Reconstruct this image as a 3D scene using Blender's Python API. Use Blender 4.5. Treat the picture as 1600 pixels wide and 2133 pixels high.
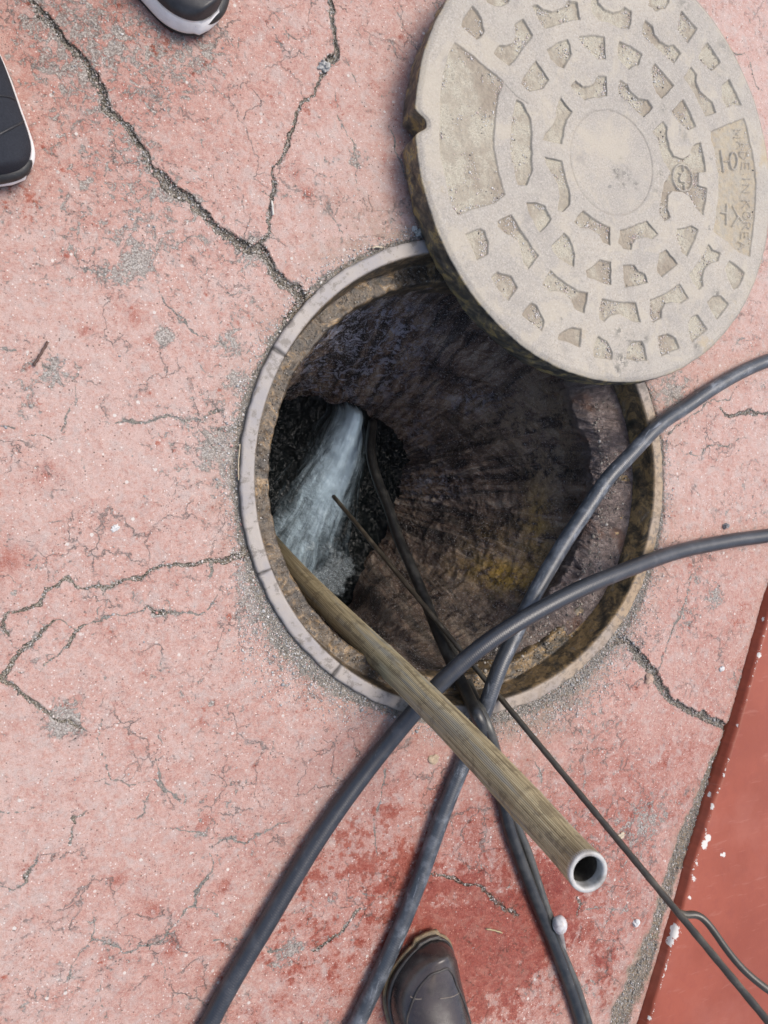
import bpy, math, random
import numpy as np
rad = math.radians
S = bpy.context.scene
for o in list(bpy.data.objects): bpy.data.objects.remove(o)
# ---------------------------------------------------------------- camera
H = .92; FPX = 1480.0; TX = rad(22.3706); TY = rad(-1.1284)
cy_, sy_, cx_, sx_ = math.cos(TX), math.sin(TX), math.cos(TY), math.sin(TY)
RM = np.array([[cy_,0,-sy_],[0,1,0],[sy_,0,cy_]]) @ np.array([[1,0,0],[0,cx_,-sx_],[0,sx_,cx_]])
cam = bpy.data.cameras.new('camera'); co = bpy.data.objects.new('camera', cam); S.collection.objects.link(co)
from mathutils import Matrix, Vector
co.matrix_world = Matrix.Translation((0,0,H)) @ Matrix(RM.tolist()).to_4x4()
cam.sensor_fit = 'VERTICAL'; cam.sensor_height = 36; cam.sensor_width = 27
cam.lens = FPX/2133*36; cam.clip_start = .02; cam.clip_end = 500
cam.dof.use_dof = True; cam.dof.focus_distance = 1.04; cam.dof.aperture_fstop = 8.5
S.camera = co
# ---------------------------------------------------------------- light
SUN_EL, SUN_AZ = rad(66), rad(30)          # azimuth from +X towards +Y
W = bpy.data.worlds.new('World'); S.world = W; W.use_nodes = True
nt = W.node_tree; bg = nt.nodes['Background']
sk = nt.nodes.new('ShaderNodeTexSky'); sk.sky_type = 'NISHITA'; sk.sun_disc = False
sk.sun_elevation = SUN_EL; sk.sun_rotation = math.pi/2 - SUN_AZ
sk.air_density = 1.0; sk.dust_density = 4.0; sk.ozone_density = 1.0
nt.links.new(sk.outputs[0], bg.inputs[0]); bg.inputs[1].default_value = .15
sl = bpy.data.lights.new('sun', 'SUN'); sl.energy = 1.45; sl.angle = rad(30); sl.color = (1,.95,.88)
so = bpy.data.objects.new('sun', sl); S.collection.objects.link(so)
sd = Vector((math.cos(SUN_EL)*math.cos(SUN_AZ), math.cos(SUN_EL)*math.sin(SUN_AZ), math.sin(SUN_EL)))
so.rotation_euler = sd.to_track_quat('Z', 'Y').to_euler(); so.location = (2,1,3)
S.view_settings.view_transform = 'Standard'; S.view_settings.look = 'None'
S.view_settings.gamma = 1; S.view_settings.exposure = 0.70

# ---------------------------------------------------------------- helpers
def P(u, v, z=0.0):
    d = RM @ np.array([(u-800)/FPX, -(v-1066.5)/FPX, -1.0])
    return np.array([0,0,H]) + d*((z-H)/d[2])
def PP(pts, z=0.0): return np.array([P(p[0], p[1], p[2] if len(p) > 2 else z) for p in pts])
def Qa(V):
    q = (V-np.array([0,0,H])) @ RM
    return 800-FPX*q[:,0]/q[:,2], 1066.5+FPX*q[:,1]/q[:,2]
rng = np.random.default_rng(7); random.seed(7)
_T = np.random.default_rng(3).random((256,256))
def vn(x, y, s, seed=0):
    x = x*s+seed*17.31; y = y*s+seed*9.77
    i = np.floor(x).astype(int); j = np.floor(y).astype(int); fx = x-i; fy = y-j
    fx = fx*fx*(3-2*fx); fy = fy*fy*(3-2*fy); i1 = (i+1)&255; j1 = (j+1)&255; i &= 255; j &= 255
    return (_T[i,j]*(1-fx)+_T[i1,j]*fx)*(1-fy)+(_T[i,j1]*(1-fx)+_T[i1,j1]*fx)*fy
def fbm(x, y, s, o=4, seed=0, g=.5):
    a = 1; t = 0; n = 0
    for k in range(o):
        t = t+a*vn(x, y, s*2.03**k, seed+k*5); n += a; a *= g
    return t/n
def sm(a, b, x):
    t = np.clip((x-a)/(b-a), 0, 1); return t*t*(3-2*t)
def mesh(name, V, F, mat, attrs=None, parent=None, smooth=True, uv=None, fmat=None):
    me = bpy.data.meshes.new(name); V = np.asarray(V, np.float32)
    if isinstance(F, np.ndarray):
        n, k = F.shape; me.vertices.add(len(V)); me.vertices.foreach_set('co', V.ravel())
        me.loops.add(n*k); me.loops.foreach_set('vertex_index', F.ravel().astype(np.int32))
        me.polygons.add(n); me.polygons.foreach_set('loop_start', np.arange(0, n*k, k, dtype=np.int32))
        me.update(calc_edges=True)
    else: me.from_pydata([tuple(map(float, v)) for v in V], [], F)
    if smooth: me.polygons.foreach_set('use_smooth', np.ones(len(me.polygons), bool))
    for n_, a in (attrs or {}).items():
        at = me.attributes.new(n_, 'FLOAT', 'POINT'); at.data.foreach_set('value', np.asarray(a, np.float32))
    if uv is not None:
        at = me.attributes.new('tc', 'FLOAT_VECTOR', 'POINT')
        at.data.foreach_set('vector', np.column_stack([uv, np.zeros(len(uv))]).astype(np.float32).ravel())
    for m in (mat if isinstance(mat, (list, tuple)) else [mat]): me.materials.append(m)
    if fmat is not None: me.polygons.foreach_set('material_index', np.asarray(fmat, np.int32))
    me.validate()
    o = bpy.data.objects.new(name, me); S.collection.objects.link(o)
    if parent: o.parent = parent
    return o
def empty(name, loc):
    o = bpy.data.objects.new(name, None); o.empty_display_size = .05; o.location = tuple(map(float, loc))
    S.collection.objects.link(o); return o
def adopt(ch, par):
    ch.parent = par; ch.matrix_parent_inverse = Matrix.Translation(par.location).inverted(); return ch
def tag(o, label=None, cat=None, group=None, kind=None):
    for k, v in (('label', label), ('category', cat), ('group', group), ('kind', kind)):
        if v: o[k] = v
    return o
def gridF(nu, nv, wrap_v=False):
    i = np.arange(nu-1)[:,None]; j = np.arange(nv if wrap_v else nv-1)[None,:]; j1 = (j+1) % nv
    return np.stack([(i*nv+j), (i*nv+j1), ((i+1)*nv+j1), ((i+1)*nv+j)], -1).reshape(-1, 4)
def crom(pts, step):
    p = np.asarray(pts, float); p = np.vstack([2*p[0]-p[1], p, 2*p[-1]-p[-2]]); out = []
    for k in range(1, len(p)-2):
        n = max(2, int(np.linalg.norm(p[k+1]-p[k])/step)); t = np.linspace(0, 1, n, endpoint=False)[:,None]
        a, b, c, d = p[k-1], p[k], p[k+1], p[k+2]
        out.append(.5*((2*b)+(-a+c)*t+(2*a-5*b+4*c-d)*t*t+(-a+3*b-3*c+d)*t**3))
    return np.vstack(out+[p[-2][None]])
def smooth_path(p, it):
    p = p.copy()
    for _ in range(it): p[1:-1] = (p[:-2]+2*p[1:-1]+p[2:])/4
    return p
def tube(name, path, r, mat, nseg=28, radf=None, parent=None, caps=True, flip=False):
    n = len(path); T = np.gradient(path, axis=0); T /= np.linalg.norm(T, axis=1)[:,None]
    N = np.cross(T[0], [.3,.2,1]); N /= np.linalg.norm(N); Ns = []
    for t in T:
        N = N-t*(N@t); N /= np.linalg.norm(N); Ns.append(N.copy())
    Ns = np.array(Ns); B = np.cross(T, Ns); L = np.concatenate([[0], np.cumsum(np.linalg.norm(np.diff(path, axis=0), axis=1))])
    th = np.arange(nseg)/nseg*2*np.pi; R = np.ones((n, nseg))*r
    if radf is not None: R = R*radf(L[:,None], th[None,:])
    V = path[:,None]+R[:,:,None]*(np.cos(th)[None,:,None]*Ns[:,None]+np.sin(th)[None,:,None]*B[:,None])
    V = V.reshape(-1, 3); F = [tuple(q) for q in gridF(n, nseg, True)]
    uv = np.column_stack([np.repeat(L, nseg), np.tile(th, n)])
    if caps: F += [tuple(range(nseg))[::-1], tuple(range((n-1)*nseg, n*nseg))]
    if flip: F = [f[::-1] for f in F]
    return mesh(name, V, F, mat, uv=uv, parent=parent)
# ---------------------------------------------------------------- material helper
class M:
    dim = .72
    def __init__(s, name):
        s.m = bpy.data.materials.new(name); s.m.use_nodes = True; s.t = s.m.node_tree; s.n = s.t.nodes
        s.b = s.n['Principled BSDF']; s.o = s.n['Material Output']
        s.pos = s.n.new('ShaderNodeTexCoord').outputs['Object']
    def put(s, sock, v):
        if hasattr(v, 'is_linked') or hasattr(v, 'node'): s.t.links.new(v, sock)
        elif isinstance(v, (tuple, list)): sock.default_value = (*v, 1) if len(v) == 3 and sock.type == 'RGBA' else v
        else: sock.default_value = v
    def noise(s, sc, det=4, ro=.55, vec=None, dist=0):
        n = s.n.new('ShaderNodeTexNoise'); s.put(n.inputs['Vector'], vec or s.pos)
        n.inputs['Scale'].default_value = sc; n.inputs['Detail'].default_value = det
        n.inputs['Roughness'].default_value = ro; n.inputs['Distortion'].default_value = dist
        return n.outputs['Fac']
    def voro(s, sc, feat='F1', out='Distance', vec=None, rnd=1):
        n = s.n.new('ShaderNodeTexVoronoi'); n.feature = feat; s.put(n.inputs['Vector'], vec or s.pos)
        n.inputs['Scale'].default_value = sc; n.inputs['Randomness'].default_value = rnd; return n.outputs[out]
    def ma(s, op, a, b=0.0, c=None):
        n = s.n.new('ShaderNodeMath'); n.operation = op; s.put(n.inputs[0], a); s.put(n.inputs[1], b)
        if c is not None: s.put(n.inputs[2], c)
        return n.outputs[0]
    def mr(s, v, a, b, c=0.0, d=1.0):
        n = s.n.new('ShaderNodeMapRange'); n.interpolation_type = 'SMOOTHSTEP'; s.put(n.inputs[0], v)
        for k, x in zip((1,2,3,4), (a,b,c,d)): n.inputs[k].default_value = x
        return n.outputs[0]
    def mix(s, f, a, b, mode='MIX'):
        n = s.n.new('ShaderNodeMix'); n.data_type = 'RGBA'; n.blend_type = mode; n.clamp_factor = True
        s.put(n.inputs[0], f); s.put(n.inputs[6], a); s.put(n.inputs[7], b); return n.outputs[2]
    def ramp(s, f, stops):
        n = s.n.new('ShaderNodeValToRGB'); s.put(n.inputs[0], f); e = n.color_ramp.elements
        while len(e) < len(stops): e.new(.5)
        for k, (p, c) in enumerate(stops): e[k].position = p; e[k].color = (*c, 1)
        return n.outputs[0]
    def attr(s, name, out='Fac'):
        n = s.n.new('ShaderNodeAttribute'); n.attribute_name = name; return n.outputs[out]
    def vscale(s, vec, sc):
        n = s.n.new('ShaderNodeMapping'); s.put(n.inputs[0], vec); n.inputs['Scale'].default_value = sc; return n.outputs[0]
    def bump(s, h, st, dist, prev=None):
        n = s.n.new('ShaderNodeBump'); s.put(n.inputs['Height'], h); s.put(n.inputs['Strength'], st)
        n.inputs['Distance'].default_value = dist
        if prev: s.t.links.new(prev, n.inputs['Normal'])
        return n.outputs[0]
    def set(s, col, ro=.6, nrm=None, spec=.5, metal=0.0, **k):
        if s.dim < 1: col = s.mix(1, col, (s.dim,)*3, 'MULTIPLY')
        s.put(s.b.inputs['Base Color'], col); s.put(s.b.inputs['Roughness'], ro)
        s.put(s.b.inputs['Specular IOR Level'], spec); s.put(s.b.inputs['Metallic'], metal)
        if nrm: s.t.links.new(nrm, s.b.inputs['Normal'])
        for a, b in k.items(): s.put(s.b.inputs[a], b)
        return s.m
# ================================================================= MATERIALS
def mat_ground():
    m = M('painted_concrete'); m.dim = .69
    big = m.noise(3.5, 3); mid = m.noise(24, 6, .68); fine = m.noise(230, 5, .75); spk = m.noise(800, 2, .8)
    red = m.attr('red'); q = m.attr('crackq'); wear = m.attr('wear'); wet = m.attr('wet'); tan = m.attr('tan'); cw = m.attr('crackw')
    c5 = lambda x, k: m.ma('MULTIPLY', m.ma('SUBTRACT', x, .5), k)
    f = m.ma('ADD', c5(mid, .85), m.ma('ADD', red, .03)); f = m.ma('ADD', f, c5(big, .5)); f = m.ma('ADD', f, c5(fine, 1.3)); f = m.ma('ADD', f, c5(m.noise(85,4,.7), .9))
    paint = m.ramp(f, [(0,(.61,.43,.37)), (.25,(.55,.325,.265)), (.5,(.475,.23,.18)), (.75,(.39,.13,.092)), (1,(.31,.068,.038))])
    paint = m.mix(m.mr(m.noise(50, 6, .7, dist=.6), .47, .66, 0, .5), paint, (.53,.47,.43))
    # light and dark grains in the paint, each a small cell
    def grains(sc, thr, rad_, colr, base, st=.9):
        n = m.n.new('ShaderNodeTexVoronoi'); n.inputs['Scale'].default_value = sc; m.put(n.inputs['Vector'], m.pos)
        sp = m.n.new('ShaderNodeSeparateColor'); m.t.links.new(n.outputs['Color'], sp.inputs[0])
        k = m.ma('MULTIPLY', m.mr(sp.outputs[0], thr, thr+.02), m.mr(n.outputs['Distance'], rad_, rad_+.12, 1, 0))
        return m.mix(m.ma('MULTIPLY', k, st), base, colr)
    paint = m.mix(m.mr(spk, .54, .68, 0, .6), paint, (.74,.57,.50)); paint = m.mix(m.mr(spk, .33, .43, .6, 0), paint, (.24,.12,.095))
    paint = grains(380, .93, .28, (.80,.72,.66), paint); paint = grains(300, .955, .25, (.16,.10,.08), paint); paint = grains(150, .975, .25, (.75,.70,.64), paint)
    dm = m.mr(m.noise(16, 4), .52, .62); paint = m.mix(dm, paint, grains(520, .86, .3, (.12,.07,.06), paint, .8))
    wn = m.noise(85, 6, .72, dist=1.0)
    wf = m.mr(m.ma('ADD', m.ma('MULTIPLY', wear, .42), wn), .655, .70)
    gcol = m.ramp(m.noise(420, 4, .85), [(.38,(.11,.10,.085)), (.47,(.27,.255,.225)), (.55,(.43,.41,.365)), (.63,(.70,.67,.61))])
    col = m.mix(m.ma('MULTIPLY', wf, .85), paint, gcol)
    wv = m.n.new('ShaderNodeVectorMath'); wv.operation = 'MULTIPLY_ADD'
    nv = m.n.new('ShaderNodeTexNoise'); nv.inputs['Scale'].default_value = 26; nv.inputs['Detail'].default_value = 6; nv.inputs['Roughness'].default_value = .65
    m.put(nv.inputs['Vector'], m.pos); m.t.links.new(nv.outputs['Color'], wv.inputs[0])
    wv.inputs[1].default_value = (.07,.07,.0); m.t.links.new(m.pos, wv.inputs[2])
    vo = m.voro(16, 'DISTANCE_TO_EDGE', vec=wv.outputs[0]); vo2 = m.voro(34, 'DISTANCE_TO_EDGE', vec=wv.outputs[0])
    hm = m.ma('MULTIPLY', m.mr(vo, .004, .016, 1, 0), m.mr(m.noise(7, 5, .7), .50, .56))
    hm = m.ma('MAXIMUM', hm, m.ma('MULTIPLY', m.mr(vo2, .006, .022, .8, 0), m.mr(m.noise(9, 5, .7, vec=m.vscale(m.pos, (1,1.3,2))), .57, .62)))
    col = m.mix(m.ma('MULTIPLY', hm, .7), col, m.mix(m.mr(fine, .42, .58), (.10,.075,.065), (.36,.34,.31)))
    col = m.mix(m.ma('MULTIPLY', tan, m.mr(mid, .35, .6)), col, (.34,.27,.20))
    # packed grit in the cracks: ragged edge comes from fine noise on the distance field
    qq = m.ma('ADD', q, m.ma('ADD', c5(m.noise(330, 4, .8), 2.2), c5(m.noise(90, 4, .7), 1.6)))
    dirt = m.mr(qq, 1.12, .92)
    g = m.noise(620, 3, .85)
    dcol = m.ramp(g, [(.36,(.035,.028,.02)), (.45,(.15,.125,.09)), (.52,(.33,.285,.215)), (.59,(.55,.50,.40)), (.66,(.85,.81,.72))])
    dcol = m.mix(tan, dcol, m.mix(1, dcol, (1.15,.92,.66), 'MULTIPLY'))
    dcol = m.mix(m.mr(m.noise(45, 4, .7), .42, .60, 0, .55), dcol, m.mix(1, dcol, (.35,.31,.27), 'MULTIPLY'))
    col = m.mix(dirt, col, dcol)
    seam = m.ma('MULTIPLY', m.ma('MULTIPLY', m.mr(qq, .55, .85), m.mr(qq, 1.2, .95)), m.mr(m.noise(30, 4, .7), .40, .48))
    col = m.mix(m.ma('MULTIPLY', m.ma('MULTIPLY', dirt, m.mr(cw, .25, .5, .8, 0)), m.mr(m.noise(60,3), .4,.5,.5,1)), col, m.mix(.5, gcol, (.36,.34,.31)))
    col = m.mix(m.ma('MULTIPLY', seam, m.ma('MULTIPLY', cw, .9)), col, (.018,.014,.011))
    wt = m.mr(m.ma('ADD', m.ma('MULTIPLY', wet, .9), m.ma('ADD', c5(mid, 2.4), c5(m.noise(75, 4, .7), 2.0))), .40, .66)
    col = m.mix(m.ma('MULTIPLY', wt, .9), col, m.mix(1, col, (.72,.34,.25), 'MULTIPLY'))
    h = m.ma('ADD', m.ma('MULTIPLY', fine, 1.0), m.ma('MULTIPLY', g, m.ma('ADD', .35, m.ma('MULTIPLY', dirt, 1.2))))
    h = m.ma('SUBTRACT', h, m.ma('MULTIPLY', wf, .35)); h = m.ma('SUBTRACT', h, m.ma('MULTIPLY', hm, .8)); h = m.ma('SUBTRACT', h, m.ma('MULTIPLY', dirt, .8))
    n = m.bump(h, .9, .0016)
    return m.set(col, m.ma('SUBTRACT', .62, m.ma('MULTIPLY', wt, .3)), n, .35)
def mat_step():
    m = M('red_floor_paint'); a = m.noise(6, 4); b = m.noise(60, 5, .7); chip = m.attr('chip')
    col = m.mix(m.mr(a, .35, .65), (.285,.054,.021), (.345,.074,.034)); col = m.mix(m.mr(b, .45, .75, 0, .35), col, (.24,.04,.024))
    col = m.mix(m.mr(m.noise(240,3,.7), .66, .74, 0, .35), col, (.45,.18,.13))
    sc = m.noise(18, 4, .7, vec=m.vscale(m.pos, (1,6,1))); col = m.mix(m.mr(sc, .58, .70, 0, .35), col, (.42,.16,.11)); col = m.mix(m.mr(m.noise(330,2,.8), .68, .74, 0, .5), col, (.10,.03,.02)); col = m.mix(m.mr(m.noise(3.2,5,.7), .48, .66, 0, .35), col, (.40,.13,.085))
    col = m.mix(m.mr(m.ma('ADD', chip, m.ma('MULTIPLY', m.ma('SUBTRACT', m.noise(190,5,.75), .5), 1.6)), .46, .54), col, (.72,.68,.62))
    return m.set(col, .5, m.bump(m.ma('ADD', b, m.ma('MULTIPLY', a, 2)), .25, .0012), .4)
def mat_lid():
    m = M('worn_cast_iron'); m.dim = .71; stn = m.attr('stain'); rec = m.attr('recess'); edge = m.attr('edge'); side = m.attr('side')
    a = m.noise(9, 4, .6); b = m.noise(75, 5, .65); c = m.noise(420, 4, .75)
    top = m.mix(m.mr(a, .35, .65), (.37,.335,.285), (.45,.40,.325)); top = m.mix(m.mr(b, .35, .75, 0, .4), top, (.34,.32,.29))
    top = m.mix(m.mr(c, .5, .66, 0, .7), top, (.55,.51,.45)); top = m.mix(m.mr(c, .34, .45, .6, 0), top, (.19,.17,.15)); top = m.mix(m.mr(m.noise(28,5,.7), .5, .66, 0, .45), top, (.47,.43,.36)); top = m.mix(m.mr(m.noise(19,5,.7), .56, .68, 0, .4), top, (.25,.23,.205))
    ru = m.ma('MULTIPLY', m.mr(m.noise(15, 5, .65), .58, .7), m.attr('rim')); top = m.mix(m.ma('MULTIPLY', ru, .6), top, (.45,.34,.18))
    top = m.mix(m.ma('MULTIPLY', stn, m.mr(m.noise(110,4,.7), .46, .54)), top, (.15,.14,.115)); top = m.mix(m.ma('MULTIPLY', m.mr(m.noise(13,5,.7,dist=.5), .50, .60), .5), top, (.50,.44,.34)); bluish = m.ma('MULTIPLY', m.mr(m.noise(34, 4, .6, vec=m.vscale(m.pos,(1,1.6,1))), .69, .72), .55); top = m.mix(bluish, top, (.13,.13,.12))
    dust = m.ramp(m.noise(520, 3, .85), [(.3,(.20,.17,.13)), (.45,(.42,.38,.29)), (.62,(.52,.48,.38)), (.75,(.72,.68,.58))])
    dust = m.mix(m.mr(m.noise(40, 4), .42, .62, 0, .6), dust, (.33,.28,.21)); dust = m.mix(m.mr(m.noise(11, 4, .65), .48, .60, 0, .65), dust, (.27,.215,.155)); dust = m.mix(m.attr('text'), dust, m.mix(m.mr(m.noise(70,4,.7),.4,.6), (.44,.36,.24), (.38,.34,.27)))
    col = m.mix(rec, top, dust); col = m.mix(m.ma('MULTIPLY', edge, .35), col, (.15,.13,.105))
    sc = m.ramp(m.noise(38, 6, .7, dist=.5), [(.34,(.03,.03,.03)), (.45,(.08,.075,.062)), (.54,(.19,.155,.10)), (.60,(.42,.31,.12)), (.65,(.19,.16,.115)), (.74,(.46,.43,.37))])
    col = m.mix(side, col, sc)
    n = m.bump(m.ma('ADD', m.ma('MULTIPLY', b, .8), m.ma('MULTIPLY', c, m.ma('ADD', .45, m.ma('MULTIPLY', rec, .8)))), .55, .0011)
    n = m.bump(m.noise(90, 4, .7), m_side_strength, .002, n)
    return m.set(col, m.ma('SUBTRACT', .62, m.ma('MULTIPLY', side, .15)), n, .4, metal=.0)
m_side_strength = .12
def mat_frame():
    m = M('rusty_frame_iron'); m.dim = .85; inner = m.attr('inner'); tan = m.attr('tan'); crk = m.attr('crack')
    a = m.noise(14, 4); b = m.noise(120, 5, .7); c = m.noise(600, 3, .7)
    top = m.mix(m.mr(a, .35, .65), (.27,.26,.265), (.35,.325,.30)); top = m.mix(m.mr(b, .4, .8, 0, .5), top, (.45,.42,.38))
    top = m.mix(m.ma('MULTIPLY', m.mr(a, .2, .6, .45, 1), tan), top, (.33,.235,.14)); top = m.mix(m.ma('MULTIPLY', tan, m.mr(b, .45, .6, 0, .7)), top, (.16,.11,.065)); top = m.mix(m.mr(m.noise(60,5,.75), .52, .62, 0, .7), top, (.14,.12,.10))
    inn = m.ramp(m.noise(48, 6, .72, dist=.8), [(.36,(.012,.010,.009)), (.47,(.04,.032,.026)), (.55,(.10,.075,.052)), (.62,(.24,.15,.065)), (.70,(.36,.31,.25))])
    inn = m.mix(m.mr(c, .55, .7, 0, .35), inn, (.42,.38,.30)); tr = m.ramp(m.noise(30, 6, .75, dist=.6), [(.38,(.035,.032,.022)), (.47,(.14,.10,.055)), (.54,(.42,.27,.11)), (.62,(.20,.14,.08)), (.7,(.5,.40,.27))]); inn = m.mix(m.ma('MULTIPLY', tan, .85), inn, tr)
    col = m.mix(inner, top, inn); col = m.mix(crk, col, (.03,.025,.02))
    n = m.bump(m.ma('ADD', b, m.ma('MULTIPLY', m.noise(80,5,.7), m.ma('MULTIPLY', inner, 3))), .5, .0012)
    return m.set(col, m.ma('ADD', .55, m.ma('MULTIPLY', inner, -.1)), n, .4)
def mat_shaft():
    m = M('wet_sewer_wall'); m.dim = 1; tc = m.attr('tc', 'Vector'); crust = m.attr('crust'); sheen = m.attr('sheen'); yel = m.attr('yellow'); lit = m.attr('pale')
    st = m.noise(1, 6, .65, vec=m.vscale(tc, (34,9,1)), dist=.4); fine = m.noise(210, 4, .75); mid = m.noise(45, 5, .7)
    col = m.ramp(st, [(.36,(.028,.018,.014)), (.46,(.13,.080,.056)), (.55,(.31,.21,.145)), (.66,(.62,.50,.38))])
    s2 = m.noise(1, 5, .7, vec=m.vscale(tc, (30,2.6,1)), dist=.4); col = m.mix(m.ma('MULTIPLY', m.mr(s2, .53, .63), m.mr(mid, .35, .6, .1, .6)), col, (.36,.29,.22))
    s3 = m.noise(1, 5, .7, vec=m.vscale(tc, (18,1.6,1)), dist=.5); col = m.mix(m.mr(s3, .52, .42, 0, .78), col, (.012,.008,.008))
    col = m.mix(m.mr(m.noise(330, 3, .85), .59, .64, 0, .75), col, (.85,.80,.76))  # tiny wet glints painted as whitish specks
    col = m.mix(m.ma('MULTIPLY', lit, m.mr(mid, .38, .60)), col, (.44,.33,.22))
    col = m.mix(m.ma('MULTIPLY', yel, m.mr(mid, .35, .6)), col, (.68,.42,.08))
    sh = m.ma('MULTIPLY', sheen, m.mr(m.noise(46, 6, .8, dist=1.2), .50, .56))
    col = m.mix(m.ma('MULTIPLY', sh, .75), col, (.60,.60,.70))  # sky sheen on the wet wall, put into the colour as grey-lavender patches
    cr = m.ramp(m.noise(85, 6, .75), [(.3,(.05,.035,.03)), (.5,(.18,.13,.115)), (.64,(.34,.27,.24)), (.78,(.50,.46,.44))])
    cr = m.mix(m.mr(m.noise(22, 4), .55, .68, 0, .65), cr, (.16,.065,.03))
    col = m.mix(crust, col, cr)
    n = m.bump(m.noise(1, 6, .75, vec=m.vscale(tc, (95,55,1)), dist=.5), 1.0, .012); n = m.bump(mid, 1.0, .008, n); n = m.bump(fine, 1.0, .007, n); n = m.bump(m.noise(480, 2, .7), .8, .003, n)
    r = m.ma('ADD', .10, m.ma('MULTIPLY', crust, .3)); r = m.ma('ADD', r, m.ma('MULTIPLY', m.mr(mid, .4, .7), .2))
    return m.set(col, r, n, 1.0)
def mat_water():
    m = M('gushing_water'); m.dim = 1; foam = m.attr('foam'); tc = m.attr('tc', 'Vector')
    st = m.noise(1, 6, .7, vec=m.vscale(tc, (70,9,1)), dist=.6); fr = m.noise(260, 3, .8)
    f = m.mr(m.ma('ADD', m.ma('MULTIPLY', foam, 1.0), m.ma('MULTIPLY', m.ma('SUBTRACT', st, .5), 1.1)), .12, .95)
    col = m.mix(f, (.006,.009,.010), (.40,.52,.60)); bub = m.attr('bubble')
    col = m.mix(m.ma('MULTIPLY', bub, m.mr(m.voro(420), .1, .5, .9, .35)), col, (.70,.80,.85))
    n = m.bump(st, .5, .003); inv = m.ma('SUBTRACT', 1.0, m.ma('MULTIPLY', f, .9)); n = m.bump(m.noise(60, 5, .7, dist=1.5), inv, .035, n); n = m.bump(m.noise(170, 3, .7), inv, .010, n)
    return m.set(col, m.ma('ADD', .05, m.ma('MULTIPLY', f, .45)), n, .5)
def mat_hose(name, base, scuff, dens=.5, braid=True, dust=.3):
    m = M(name); tc = m.attr('tc', 'Vector'); sx = m.n.new('ShaderNodeSeparateXYZ'); m.t.links.new(tc, sx.inputs[0])
    L, A = sx.outputs[0], sx.outputs[1]
    a = m.noise(35, 5, .7); b = m.noise(1, 5, .7, vec=m.vscale(tc, (30,1.2,1)), dist=.6); d = m.noise(300, 3, .8)
    col = m.mix(m.mr(a, .45, .7, 0, dust), base, scuff)
    col = m.mix(m.mr(b, dens, dens+.14, 0, .8), col, scuff); col = m.mix(m.mr(d, .66, .74, 0, .5), col, (.45,.43,.40))
    h = a
    if braid:
        w = m.ma('SINE', m.ma('ADD', m.ma('MULTIPLY', L, 2100.0), m.ma('MULTIPLY', A, 3.0)))
        w2 = m.ma('SINE', m.ma('SUBTRACT', m.ma('MULTIPLY', L, 1300.0), m.ma('MULTIPLY', A, 12.0)))
        h = m.ma('ADD', m.ma('ADD', m.ma('MULTIPLY', w, .35), m.ma('MULTIPLY', w2, .2)), a)
    n = m.bump(h, .22, .0009)
    return m.set(col, m.ma('ADD', .24, m.ma('MULTIPLY', a, .3)), n, .6)
def mat_pipe():
    m = M('tan_ribbed_pipe'); tc = m.attr('tc', 'Vector'); sx = m.n.new('ShaderNodeSeparateXYZ'); m.t.links.new(tc, sx.inputs[0])
    st = m.noise(1, 6, .7, vec=m.vscale(tc, (9,5,1)), dist=.3); fi = m.noise(1, 4, .7, vec=m.vscale(tc, (60,9,1)))
    col = m.ramp(st, [(.34,(.19,.145,.085)), (.44,(.37,.295,.165)), (.54,(.52,.43,.25)), (.66,(.62,.53,.34))])
    gr = m.noise(1, 4, .6, vec=m.vscale(tc, (5,1.3,1))); col = m.mix(m.mr(gr, .5, .64, 0, .75), col, (.33,.33,.29))
    cb = m.noise(1, 4, .7, vec=m.vscale(tc, (34,.7,1))); col = m.mix(m.mr(cb, .52, .62, 0, .5), col, (.15,.115,.07)); rib = m.ma('SINE', m.ma('MULTIPLY', sx.outputs[1], 60.0)); col = m.mix(m.mr(m.ma('ADD', rib, m.ma('MULTIPLY', m.ma('SUBTRACT', fi, .5), 2)), -.9, .2, .5, 0), col, (.12,.095,.065))
    col = m.mix(m.mr(m.noise(1, 5, .7, vec=m.vscale(tc, (16,1.5,1))), .58, .70, 0, .6), col, (.10,.085,.065))
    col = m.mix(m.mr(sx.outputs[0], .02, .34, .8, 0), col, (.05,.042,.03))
    return m.set(col, .7, m.bump(fi, .4, .0006), .3)
def mat_simple(name, base, var, sc=60, ro=.6, bs=.4, bd=.001, spec=.5):
    m = M(name); a = m.noise(sc, 5, .7); b = m.noise(sc*6, 3, .7)
    col = m.mix(m.mr(a, .35, .7), base, var); return m.set(col, ro, m.bump(m.ma('ADD', a, b), bs, bd), spec)
def mat_stone(name, dark=1):
    m = M(name); t = m.attr('tone')
    col = m.ramp(t, [(0,(.10,.09,.08)), (.25,(.27,.245,.21)), (.5,(.42,.375,.31)), (.68,(.36,.36,.36)), (.84,(.75,.72,.67)), (.95,(.55,.27,.22)), (1,(.88,.87,.84))])
    return m.set(col, .65, m.bump(m.noise(900, 2), .5, .0005), .4)
GM, SM, LM, FM, WM = mat_ground(), mat_step(), mat_lid(), mat_frame(), mat_shaft()
STONE = mat_stone('grit_stone')

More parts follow.
